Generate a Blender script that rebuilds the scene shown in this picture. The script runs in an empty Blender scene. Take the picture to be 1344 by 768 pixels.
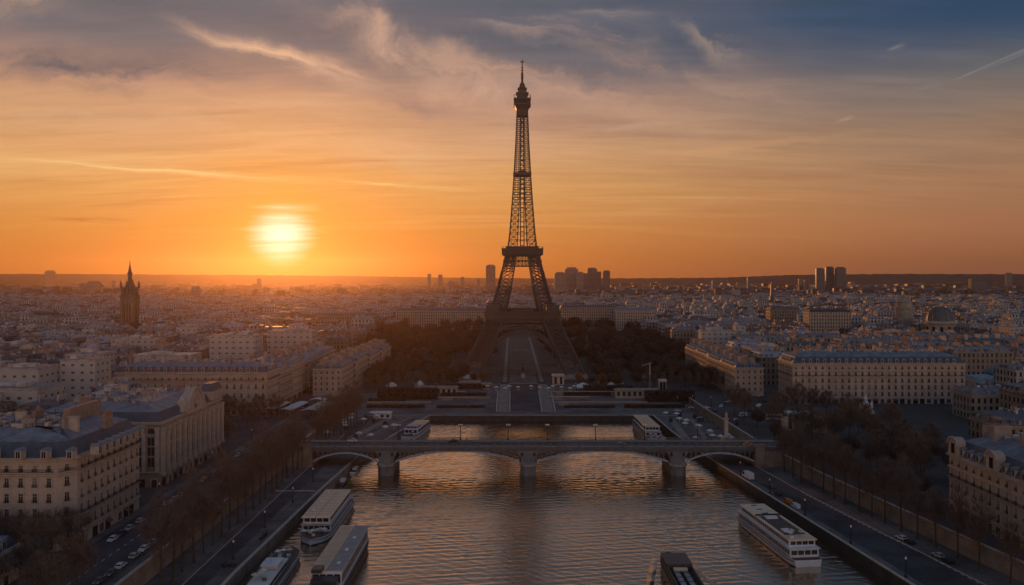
import bpy, math, random
from mathutils import Vector, Matrix
R = math.radians
rnd = random.Random(7)
SC = bpy.context.scene
COL = SC.collection
# ------------------------------------------------------------------ camera
F, HC, CX, CY = 1055.0, 99.0, 672.0, 365.0          # focal length in photo pixels, eye height, principal point
cam = bpy.data.cameras.new("camera")
cam.sensor_width = 36.0
cam.lens = 36.0 * F / 1344.0
cam.shift_y = -(384.0 - CY) / 1344.0
cam.clip_start, cam.clip_end = 1.0, 60000.0
cam_o = bpy.data.objects.new("camera", cam)
cam_o.location = (0, 0, HC)
cam_o.rotation_euler = (R(90), 0, 0)
COL.objects.link(cam_o)
SC.camera = cam_o
# ------------------------------------------------------------------ exposure
SC.view_settings.view_transform = 'Standard'
SC.view_settings.look = 'None'
SC.view_settings.gamma = 1.0
SC.view_settings.exposure = 0.0
SC.view_settings.use_curve_mapping = False
SC.render.engine = 'CYCLES'
SC.cycles.use_denoising = True
SC.cycles.max_bounces = 5
SC.cycles.diffuse_bounces = 2
SC.cycles.glossy_bounces = 3
SC.cycles.transmission_bounces = 2
SC.cycles.volume_bounces = 1
SC.cycles.caustics_reflective = False
SC.cycles.caustics_refractive = False
# ------------------------------------------------------------------ sun
SUN_EL, SUN_AZ = R(2.75), R(-16.0)                    # azimuth from +Y towards +X
SUN = Vector((math.sin(SUN_AZ) * math.cos(SUN_EL), math.cos(SUN_AZ) * math.cos(SUN_EL), math.sin(SUN_EL)))
sl = bpy.data.lights.new("sun", 'SUN')
sl.energy = 1.5
sl.angle = R(0.6)
sl.color = (1.0, 0.37, 0.10)
so = bpy.data.objects.new("sun", sl)
so.rotation_euler = SUN.to_track_quat('Z', 'Y').to_euler()
so.location = (0, 0, 600)
COL.objects.link(so)


# ------------------------------------------------------------------ node helper
class NT:
    def __init__(s, tree):
        s.t = tree
        s.n = tree.nodes
        s.l = tree.links

    def node(s, typ, ins=None, **kw):
        n = s.n.new(typ)
        for k, v in kw.items():
            setattr(n, k, v)
        for k, v in (ins or {}).items():
            s.put(n.inputs[k], v)
        return n

    def put(s, sock, v):
        if isinstance(v, bpy.types.NodeSocket):
            s.l.new(v, sock)
        elif isinstance(v, bpy.types.Node):
            s.l.new(v.outputs[0], sock)
        else:
            if hasattr(sock, 'default_value') and sock.type == 'RGBA' and len(v) == 3:
                v = (*v, 1)
            sock.default_value = v

    def m(s, op, a, b=0.0, c=None, clamp=False):
        n = s.n.new('ShaderNodeMath')
        n.operation = op
        n.use_clamp = clamp
        s.put(n.inputs[0], a)
        s.put(n.inputs[1], b)
        if c is not None:
            s.put(n.inputs[2], c)
        return n.outputs[0]

    def vm(s, op, a, b=None, out=0):
        n = s.n.new('ShaderNodeVectorMath')
        n.operation = op
        s.put(n.inputs[0], a)
        if b is not None:
            s.put(n.inputs[1], b)
        return n.outputs[out]

    def dot(s, a, b):
        return s.vm('DOT_PRODUCT', a, b, 1)

    def mix(s, f, a, b, blend='MIX'):
        n = s.n.new('ShaderNodeMix')
        n.data_type = 'RGBA'
        n.blend_type = blend
        n.clamp_factor = True
        s.put(n.inputs[0], f)
        s.put(n.inputs[6], a)
        s.put(n.inputs[7], b)
        return n.outputs[2]

    def ss(s, x, a, b, lo=0.0, hi=1.0):
        n = s.n.new('ShaderNodeMapRange')
        n.interpolation_type = 'SMOOTHSTEP'
        for i, v in enumerate((x, a, b, lo, hi)):
            s.put(n.inputs[i], v)
        return n.outputs[0]

    def ramp(s, x, stops, interp='EASE'):
        n = s.n.new('ShaderNodeValToRGB')
        e = n.color_ramp.elements
        n.color_ramp.interpolation = interp
        while len(e) < len(stops):
            e.new(0.5)
        for el, (p, c) in zip(e, stops):
            el.position = p
            el.color = (*c, 1)
        s.put(n.inputs[0], x)
        return n.outputs[0]

    def noise(s, vec, scale, detail=4, rough=0.55, dist=0.0):
        n = s.n.new('ShaderNodeTexNoise')
        s.put(n.inputs['Vector'], vec)
        for k, v in (('Scale', scale), ('Detail', detail), ('Roughness', rough), ('Distortion', dist)):
            s.put(n.inputs[k], v)
        return n.outputs[0]


def lin(r, g, b):
    f = lambda c: (c / 255.0) / 12.92 if c <= 10 else ((c / 255.0 + 0.055) / 1.055) ** 2.4
    return (f(r), f(g), f(b))


HAZE = 3.5e-5
# ------------------------------------------------------------------ world: evening sky with high veil cloud
W = bpy.data.worlds.new("World")
SC.world = W
W.use_nodes = True
W.node_tree.nodes.clear()
w = NT(W.node_tree)
BG = 0.1
tc = w.node('ShaderNodeTexCoord')
D = tc.outputs['Generated']
sep = w.node('ShaderNodeSeparateXYZ', {0: D})
dx, dy, dz = sep.outputs
sky = w.node('ShaderNodeTexSky')
sky.sky_type = 'NISHITA'
sky.sun_disc = False
sky.sun_elevation = SUN_EL
sky.sun_rotation = SUN_AZ
sky.altitude = 100
sky.air_density = 1.6
sky.dust_density = 4.0
sky.ozone_density = 2.0
# angle from the sun's azimuth, 0 towards the sun .. 1 away from it
hl = w.m('SQRT', w.m('ADD', w.m('MULTIPLY', dx, dx), w.m('MULTIPLY', dy, dy)))
sh = Vector((math.sin(SUN_AZ), math.cos(SUN_AZ), 0))
cosaz = w.m('DIVIDE', w.dot(D, sh), w.m('MAXIMUM', hl, 0.001))
az = w.m('ARCCOSINE', w.m('MINIMUM', w.m('MAXIMUM', cosaz, -1.0), 1.0))   # radians
side = w.m('SUBTRACT', w.m('MULTIPLY', dx, math.cos(SUN_AZ)), w.m('MULTIPLY', dy, math.sin(SUN_AZ)))  # + = right of the sun
azs = w.m('ADD', az, w.m('MULTIPLY', w.ss(side, -0.25, 0.0, 1.0, 0.0), -0.12))
el = w.m('MAXIMUM', dz, 0.0)
# cloud plane coordinates (a high layer: streaks flatten towards the horizon)
inv = w.m('DIVIDE', 1.0, w.m('ADD', el, 0.10))
P = w.vm('SCALE', D)
P.node.inputs['Scale'].default_value = 1.0
w.put(P.node.inputs['Scale'], inv)


def mapped(rot, sx, sy):
    n = w.node('ShaderNodeMapping', {'Vector': P})
    n.inputs['Rotation'].default_value = (0, 0, R(rot))
    n.inputs['Scale'].default_value = (sx, sy, 0.0)
    return n.outputs[0]


warp = w.noise(mapped(0, 0.5, 0.5), 1.0, 3)
elw = w.m('ADD', el, w.m('MULTIPLY', w.m('SUBTRACT', warp, 0.5), w.m('MULTIPLY', el, 0.55)))
xe = w.m('MULTIPLY', elw, 2.0)                      # ramp position = sin(elevation) * 2
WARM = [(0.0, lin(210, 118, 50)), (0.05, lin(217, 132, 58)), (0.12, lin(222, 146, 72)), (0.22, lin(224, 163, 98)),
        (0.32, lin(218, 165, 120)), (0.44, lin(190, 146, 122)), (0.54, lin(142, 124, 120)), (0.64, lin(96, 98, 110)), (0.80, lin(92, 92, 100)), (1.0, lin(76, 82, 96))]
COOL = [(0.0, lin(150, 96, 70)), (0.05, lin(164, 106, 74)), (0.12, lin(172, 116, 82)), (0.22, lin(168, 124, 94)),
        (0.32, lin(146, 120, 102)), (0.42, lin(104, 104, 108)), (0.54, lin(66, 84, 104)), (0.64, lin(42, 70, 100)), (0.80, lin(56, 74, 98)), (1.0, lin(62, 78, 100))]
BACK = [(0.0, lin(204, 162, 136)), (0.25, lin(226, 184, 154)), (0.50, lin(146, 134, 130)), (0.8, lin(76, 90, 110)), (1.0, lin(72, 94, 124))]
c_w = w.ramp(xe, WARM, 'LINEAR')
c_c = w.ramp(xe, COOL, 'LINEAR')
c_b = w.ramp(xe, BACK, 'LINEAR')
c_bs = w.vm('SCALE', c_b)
c_bs.node.inputs['Scale'].default_value = 2.1     # unseen sky behind the camera, brightened as added fill for the facades
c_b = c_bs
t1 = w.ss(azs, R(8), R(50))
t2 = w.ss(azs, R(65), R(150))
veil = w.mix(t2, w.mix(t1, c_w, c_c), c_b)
# streaked clouds: lighter ribs and darker bars
n1 = w.noise(mapped(-14, 0.30, 1.5), 1.0, 8, 0.58, 0.6)
n2 = w.noise(mapped(10, 0.42, 2.2), 1.3, 8, 0.62, 0.4)
n3 = w.noise(mapped(-30, 0.9, 1.1), 0.9, 5, 0.55, 0.3)
lightf = w.m('MULTIPLY', w.ss(n1, 0.47, 0.70), w.ss(el, 0.02, 0.12))
darkf = w.m('MULTIPLY', w.ss(n2, 0.52, 0.74), w.ss(el, 0.01, 0.09))
tl = w.m('MULTIPLY', w.ss(azs, R(52), R(12)), 0.70)
hi_c = w.mix(w.ss(el, 0.05, 0.30), lin(243, 190, 118), lin(218, 174, 148))
lo_c = w.mix(w.ss(el, 0.05, 0.26), lin(196, 120, 72), lin(116, 106, 110))
veil = w.mix(w.m('MULTIPLY', darkf, w.m('MULTIPLY', w.ss(azs, R(70), R(20)), 0.55)), veil, lo_c)
veil = w.mix(w.m('MULTIPLY', lightf, tl), veil, hi_c)
# clear slate-blue sky above the veil, broken by it; fades again higher up where the veil closes
brk = w.m('ADD', w.m('MULTIPLY', n3, 0.65), w.m('MULTIPLY', n1, 0.35))
gap = w.m('MULTIPLY', w.ss(brk, 0.36, 0.58, 0.30, 0.95), w.m('MULTIPLY', w.ss(elw, 0.20, 0.30), w.ss(el, 0.50, 0.38)))
veil = w.mix(gap, veil, w.mix(t1, lin(84, 94, 108), lin(40, 70, 102)))
fib = w.noise(mapped(-32, 1.1, 5.0), 1.0, 8, 0.65, 0.5)
fib2 = w.noise(mapped(22, 1.6, 8.0), 1.0, 8, 0.65, 0.5)
fine = w.ss(w.m('ADD', w.m('MULTIPLY', fib, 0.6), w.m('MULTIPLY', fib2, 0.4)), 0.32, 0.68, 0.90, 1.11)
fine = w.m('ADD', w.m('MULTIPLY', w.m('SUBTRACT', fine, 1.0), w.ss(el, 0.03, 0.14)), 1.0)
vf = w.vm('SCALE', veil)
w.put(vf.node.inputs['Scale'], fine)
veil = vf

def pdir(px, py):
    return Vector(((px - CX) / F, 1.0, (CY - py) / F)).normalized()


def streak(px0, py0, px1, py1, width, col, strength, soft=0.4, wob=0.0):
    """a thin cloud or vapour trail along a great circle of the sky"""
    global veil
    a, b = pdir(px0, py0), pdir(px1, py1)
    n = a.cross(b).normalized()
    t = n.cross(a).normalized()
    L = math.atan2(b.dot(t), b.dot(a))
    off = w.dot(D, n)
    if wob:
        off = w.m('ADD', off, w.m('MULTIPLY', w.m('SUBTRACT', w.noise(D, 14.0, 6, 0.6), 0.5), wob))
    along = w.m('DIVIDE', w.m('ARCTAN2', w.dot(D, t), w.dot(D, a)), L)
    wv = w.m('MULTIPLY', w.ss(along, 0.0, 1.0, 0.5, 1.0), width / F)
    f = w.m('SUBTRACT', 1.0, w.m('DIVIDE', w.m('ABSOLUTE', off), wv), clamp=True)
    f = w.m('POWER', f, 1.3)
    f = w.m('MULTIPLY', f, w.m('MULTIPLY', w.ss(along, 0.0, soft), w.ss(along, 1.0 + 0.02, 1.0 - soft)))
    fv = w.node('ShaderNodeCombineXYZ', {0: w.m('MULTIPLY', along, L * 9.0), 1: w.m('MULTIPLY', off, F / width * 1.3), 2: px0 * 0.013})
    f = w.m('MULTIPLY', f, w.ss(w.noise(fv.outputs[0], 1.0, 7, 0.62, 0.4), 0.34, 0.60, 0.15, 1.15))
    veil = w.mix(w.m('MULTIPLY', f, strength), veil, col)


streak(330, -40, 760, 190, 75, lin(214, 170, 145), 0.75, 0.4, 0.10)
streak(420, 20, 1010, 190, 48, lin(212, 166, 138), 0.5, 0.45, 0.08)
streak(100, 150, 700, 215, 40, lin(230, 184, 140), 0.55, 0.45, 0.05)
streak(430, 120, 640, 150, 22, lin(150, 122, 116), 0.6, 0.45, 0.04)
streak(-60, 130, 330, 170, 30, lin(216, 168, 130), 0.6, 0.45, 0.05)
streak(185, 18, 530, 122, 24, lin(232, 184, 150), 0.95, 0.45, 0.03)
streak(-60, 30, 110, -10, 34, lin(170, 142, 126), 0.7, 0.4, 0.07)
streak(-60, 203, 470, 242, 7, lin(250, 206, 140), 0.95, 0.35, 0.010)
streak(330, 228, 640, 252, 5, lin(248, 214, 150), 0.6, 0.45, 0.008)
streak(150, 122, 560, 150, 16, lin(222, 176, 140), 0.55, 0.45, 0.03)
streak(40, 285, 190, 291, 6, lin(180, 104, 66), 0.8, 0.45, 0.008)
streak(340, 196, 470, 200, 10, lin(196, 140, 100), 0.7, 0.45, 0.01)
streak(700, 180, 1010, 146, 10, lin(208, 164, 134), 0.55, 0.45, 0.02)
streak(-220, 84, 360, 96, 34, lin(98, 96, 104), 0.95, 0.4, 0.05)
streak(560, 8, 900, 74, 28, lin(176, 146, 134), 0.65, 0.45, 0.06)
streak(760, 210, 1180, 176, 16, lin(214, 160, 118), 0.55, 0.45, 0.02)
streak(700, 50, 1130, 160, 34, lin(176, 144, 128), 0.6, 0.45, 0.06)
streak(860, 16, 1010, 96, 26, lin(150, 132, 124), 0.8, 0.45, 0.06)
streak(720, 14, 880, 26, 12, lin(158, 140, 132), 0.6, 0.45, 0.03)
streak(1175, 124, 1250, 108, 5, lin(128, 128, 130), 0.7, 0.45, 0.006)
streak(1240, 112, 1420, 34, 5, lin(158, 150, 146), 0.75, 0.2, 0.004)
streak(1092, 162, 1124, 152, 3.5, lin(196, 160, 138), 0.8, 0.4, 0.002)
streak(1160, 68, 1192, 58, 6, lin(140, 134, 130), 0.7, 0.45, 0.004)
# glow round the sun, widened where thin cloud spreads it
ca = w.dot(D, SUN)
ang = w.m('ARCCOSINE', w.m('MINIMUM', ca, 1.0))
spread = w.noise(mapped(0, 0.25, 5.0), 1.5, 5, 0.6)
ang = w.m('MULTIPLY', ang, w.m('ADD', 0.76, w.m('MULTIPLY', spread, 0.5)))
yel = w.m('POWER', w.m('SUBTRACT', 1.0, w.m('DIVIDE', ang, R(13)), clamp=True), 2.2)
veil = w.mix(w.m('MULTIPLY', yel, 0.7), veil, lin(224, 154, 52))
yel2 = w.m('POWER', w.m('SUBTRACT', 1.0, w.m('DIVIDE', ang, R(5.0)), clamp=True), 1.8)
veil = w.mix(w.m('MULTIPLY', yel2, 0.75), veil, lin(240, 186, 84))
for q_ in ((318, 271, 430, 273, 7), (330, 284, 424, 287, 7), (300, 300, 440, 303, 6)):
    streak(*q_, lin(252, 226, 170), 0.9, 0.45, 0.004)
core = w.ss(w.m('MULTIPLY', ang, w.m('ADD', 1.0, w.m('MULTIPLY', w.ss(dz, SUN.z, SUN.z - 0.03), 0.12))), R(2.7), R(0.15))
core = w.m('MULTIPLY', core, w.ss(w.noise(mapped(4, 0.35, 3.2), 1.2, 3, 0.5), 0.30, 0.60, 0.55, 1.0))
veil = w.mix(core, veil, (1.45, 1.22, 0.92))
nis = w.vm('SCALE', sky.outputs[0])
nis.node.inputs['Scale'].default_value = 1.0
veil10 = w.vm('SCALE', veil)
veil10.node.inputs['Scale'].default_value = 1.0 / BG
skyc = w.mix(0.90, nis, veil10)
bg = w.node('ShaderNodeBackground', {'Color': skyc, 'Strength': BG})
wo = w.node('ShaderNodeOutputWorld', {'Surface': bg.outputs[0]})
W.cycles.sampling_method = 'MANUAL'
W.cycles.sample_map_resolution = 1024

# ------------------------------------------------------------------ materials
MAT = {}


def mat(name, col, rough=0.7, metal=0.0, var=0.25, scale=0.15, spec=0.4, bump=0.0, col2=None, seams=0.0):
    if name in MAT:
        return MAT[name]
    m = bpy.data.materials.new(name)
    m.use_nodes = True
    t = NT(m.node_tree)
    b = t.n['Principled BSDF']
    b.inputs['Roughness'].default_value = rough
    b.inputs['Metallic'].default_value = metal
    b.inputs['Specular IOR Level'].default_value = spec
    g = t.node('ShaderNodeTexCoord')
    n = t.noise(g.outputs['Object'], scale, 5, 0.6)
    nb = t.noise(g.outputs['Object'], scale * 9, 4, 0.6)
    k = t.m('ADD', t.m('MULTIPLY', n, 0.7), t.m('MULTIPLY', nb, 0.3))
    c2 = col2 or tuple(c * (1 + var) for c in col)
    c1 = tuple(c * (1 - var) for c in col)
    t.put(b.inputs['Base Color'], t.mix(t.ss(k, 0.3, 0.7), c1, c2))
    if seams:
        s_ = t.node('ShaderNodeSeparateXYZ', {0: g.outputs['Object']})
        cc = b.inputs['Base Color'].links[0].from_socket
        for q_ in (0, 1):
            f_ = t.m('LESS_THAN', t.m('FRACT', t.m('DIVIDE', s_.outputs[q_], seams)), 0.09)
            cc = t.mix(t.m('MULTIPLY', f_, 0.5), cc, t.vm('MULTIPLY', cc, (0.5, 0.5, 0.5)))
        t.put(b.inputs['Base Color'], cc)
    if bump:
        bn = t.node('ShaderNodeBump', {'Height': nb, 'Distance': bump, 'Strength': 0.6})
        t.put(b.inputs['Normal'], bn.outputs[0])
    MAT[name] = m
    return m


def facade_mat(name, bay, storey, tint=None, glass=(0.02, 0.022, 0.025), ww=0.36, wh=0.56, band=True):
    """stone or render wall with rows of windows, laid out in metres along the wall; the tint comes with the mesh"""
    m = bpy.data.materials.new(name)
    m.use_nodes = True
    t = NT(m.node_tree)
    b = t.n['Principled BSDF']
    uv = t.node('ShaderNodeUVMap')
    s = t.node('ShaderNodeSeparateXYZ', {0: uv.outputs[0]})
    u, v = s.outputs[0], s.outputs[1]
    fu = t.m('FRACT', t.m('DIVIDE', u, bay))
    fv = t.m('FRACT', t.m('DIVIDE', v, storey))
    a = t.m('LESS_THAN', t.m('ABSOLUTE', t.m('SUBTRACT', fu, 0.5)), ww / 2)
    c = t.m('LESS_THAN', t.m('ABSOLUTE', t.m('SUBTRACT', fv, 0.47)), wh / 2)
    win = t.m('MULTIPLY', a, c)
    att = t.node('ShaderNodeAttribute', attribute_name='tint')
    geo = t.node('ShaderNodeNewGeometry')
    n = t.noise(geo.outputs['Position'], 0.12, 5, 0.6)
    base = att.outputs['Color']
    base = t.mix(t.ss(n, 0.25, 0.75, 0.0, 0.45), base, t.vm('MULTIPLY', base, (0.62, 0.58, 0.54)))
    if band:
        bd = t.m('LESS_THAN', fv, 0.07)
        base = t.mix(t.m('MULTIPLY', bd, 0.5), base, t.vm('MULTIPLY', base, (0.5, 0.48, 0.46)))
    wn = t.node('ShaderNodeTexWhiteNoise', {'Vector': t.node('ShaderNodeCombineXYZ', {0: t.m('FLOOR', t.m('DIVIDE', u, bay)), 1: t.m('FLOOR', t.m('DIVIDE', v, storey)), 2: 0.0}).outputs[0]})
    gcol = t.mix(t.m('GREATER_THAN', wn.outputs[0], 0.75), glass, (0.10, 0.095, 0.09))
    t.put(b.inputs['Base Color'], t.mix(win, base, gcol))
    t.put(b.inputs['Roughness'], t.m('SUBTRACT', 0.85, t.m('MULTIPLY', win, 0.6)))
    b.inputs['Specular IOR Level'].default_value = 0.35
    MAT[name] = m
    return m


def tint_mat(name, rough=0.6, scale=0.3, seams=0.0):
    m = bpy.data.materials.new(name)
    m.use_nodes = True
    t = NT(m.node_tree)
    b = t.n['Principled BSDF']
    att = t.node('ShaderNodeAttribute', attribute_name='tint')
    geo = t.node('ShaderNodeNewGeometry')
    n = t.noise(geo.outputs['Position'], scale, 6, 0.65)
    base = att.outputs['Color']
    c = t.mix(t.ss(n, 0.3, 0.7), t.vm('MULTIPLY', base, (0.6, 0.6, 0.62)), t.vm('MULTIPLY', base, (1.25, 1.22, 1.18)))
    if seams:
        s = t.node('ShaderNodeSeparateXYZ', {0: geo.outputs['Position']})
        for k in (0, 1):
            f = t.m('LESS_THAN', t.m('FRACT', t.m('DIVIDE', s.outputs[k], seams)), 0.10)
            c = t.mix(t.m('MULTIPLY', f, 0.35), c, t.vm('MULTIPLY', c, (0.55, 0.55, 0.55)))
    t.put(b.inputs['Base Color'], c)
    b.inputs['Roughness'].default_value = rough
    b.inputs['Specular IOR Level'].default_value = 0.4
    MAT[name] = m
    return m


M_FAC = facade_mat('stone facade', 4.2, 5.4, ww=0.44, wh=0.62)
M_FACF = facade_mat('far facade', 5.2, 5.6, ww=0.5, wh=0.66)
M_MOD = facade_mat('modern facade', 6.5, 5.2, glass=(0.07, 0.068, 0.066), ww=0.34, wh=0.30, band=False)
M_TWR = facade_mat('tower facade', 7.0, 6.0, ww=0.7, wh=0.55, band=False)
M_ROOF = tint_mat('zinc roof', 0.55, 0.25, 1.6)
M_PLAIN = tint_mat('rendered wall', 0.85, 0.2)
M_STONE = mat('pale limestone', (0.42, 0.325, 0.25), 0.85, var=0.22, scale=0.10, bump=0.05)
M_STONED = mat('weathered limestone', (0.30, 0.25, 0.195), 0.88, var=0.25, scale=0.14, bump=0.05)
M_TRIM = mat('limestone trim', (0.45, 0.36, 0.28), 0.8, var=0.18, scale=0.4)
M_SLATE = mat('dark slate', (0.048, 0.066, 0.084), 0.5, var=0.35, scale=0.35, spec=0.5, bump=0.04)
M_ZINC = mat('weathered zinc', (0.15, 0.18, 0.21), 0.5, var=0.45, scale=0.25, spec=0.5, seams=1.9)
M_GLASS = mat('window glass', (0.018, 0.02, 0.024), 0.12, var=0.3, scale=0.2, spec=0.6)
M_FRAME = mat('window frame paint', (0.36, 0.34, 0.31), 0.6, var=0.1)
M_RAIL = mat('black ironwork', (0.02, 0.02, 0.022), 0.5, var=0.2)
M_BRICK = mat('chimney brick', (0.30, 0.20, 0.145), 0.9, var=0.3, scale=0.6)
M_POT = mat('terracotta pots', (0.36, 0.17, 0.09), 0.85, var=0.2)
M_IRON = mat('brown iron paint', (0.082, 0.061, 0.051), 0.55, var=0.2, scale=0.05, spec=0.4)
M_ASPH = mat('asphalt', (0.055, 0.056, 0.058), 0.85, var=0.5, scale=0.06)
M_PAVE = mat('paving stone', (0.125, 0.115, 0.103), 0.85, var=0.5, scale=0.07, seams=3.2)
M_PAVEL = mat('pale gravel path', (0.25, 0.21, 0.165), 0.9, var=0.2, scale=0.1)
M_QWALL = mat('river wall stone', (0.20, 0.165, 0.13), 0.9, var=0.35, scale=0.12, bump=0.1)
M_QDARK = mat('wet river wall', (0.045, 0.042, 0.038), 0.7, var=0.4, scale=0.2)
M_WHITE = mat('white boat paint', (0.60, 0.61, 0.62), 0.35, var=0.12, scale=0.4)
M_BROOF = mat('boat roof cream', (0.72, 0.53, 0.35), 0.35, var=0.14, scale=0.3)
M_BGREY = mat('boat roof grey', (0.36, 0.35, 0.34), 0.45, var=0.14, scale=0.3)
M_HULLD = mat('dark hull paint', (0.035, 0.04, 0.05), 0.4, var=0.2)
M_HULLR = mat('rust red boot top', (0.12, 0.06, 0.045), 0.6, var=0.2)
M_DECK = mat('boat deck', (0.11, 0.08, 0.06), 0.8, var=0.3, scale=0.5)
M_TENT = mat('white canvas', (0.62, 0.57, 0.50), 0.75, var=0.10)
M_TANC = mat('tan canvas', (0.50, 0.40, 0.29), 0.75, var=0.12)
M_LINE = mat('white road paint', (0.62, 0.60, 0.56), 0.7, var=0.15)
M_BARK = mat('bark', (0.055, 0.043, 0.034), 0.9, var=0.3, scale=1.0)
M_TWIG = mat('bare twigs', (0.135, 0.098, 0.074), 0.95, var=0.3, scale=0.5)
M_TWIG2 = mat('russet twigs', (0.14, 0.098, 0.070), 0.95, var=0.3, scale=0.5)
M_LEAFD = mat('dark dry foliage', (0.062, 0.044, 0.032), 0.95, var=0.4, scale=0.3)
M_LEAFB = mat('brown foliage', (0.090, 0.057, 0.036), 0.95, var=0.4, scale=0.3)
M_LEAFO = mat('orange autumn foliage', (0.20, 0.095, 0.035), 0.95, var=0.3, scale=0.3)
M_TYRE = mat('tyre rubber', (0.015, 0.015, 0.016), 0.8)
M_GLOBE = mat('lamp globe', (0.72, 0.70, 0.66), 0.3, var=0.05)
M_STEEL = mat('grey steel', (0.22, 0.22, 0.225), 0.45, var=0.15)
M_PIER = mat('dark pier stone', (0.17, 0.165, 0.16), 0.9, var=0.3, scale=0.2, bump=0.05)
M_CURT = mat('drawn curtain behind glass', (0.20, 0.18, 0.155), 0.25, var=0.3, scale=0.4, spec=0.6)
M_BIRON = mat('dark bridge iron', (0.10, 0.105, 0.11), 0.5, var=0.3, scale=0.3)
M_ARCH = mat('grey painted arch iron', (0.34, 0.37, 0.40), 0.45, var=0.2, scale=0.3)
M_COPPER = mat('green copper', (0.14, 0.19, 0.175), 0.6, var=0.25, scale=0.4)
M_GOLD = mat('tarnished gilding', (0.33, 0.25, 0.15), 0.5, var=0.2)
M_LAWN = mat('winter lawn', (0.115, 0.082, 0.056), 0.95, var=0.3, scale=0.06)
M_SOIL = mat('park soil', (0.065, 0.052, 0.040), 0.95, var=0.3, scale=0.06)


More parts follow.
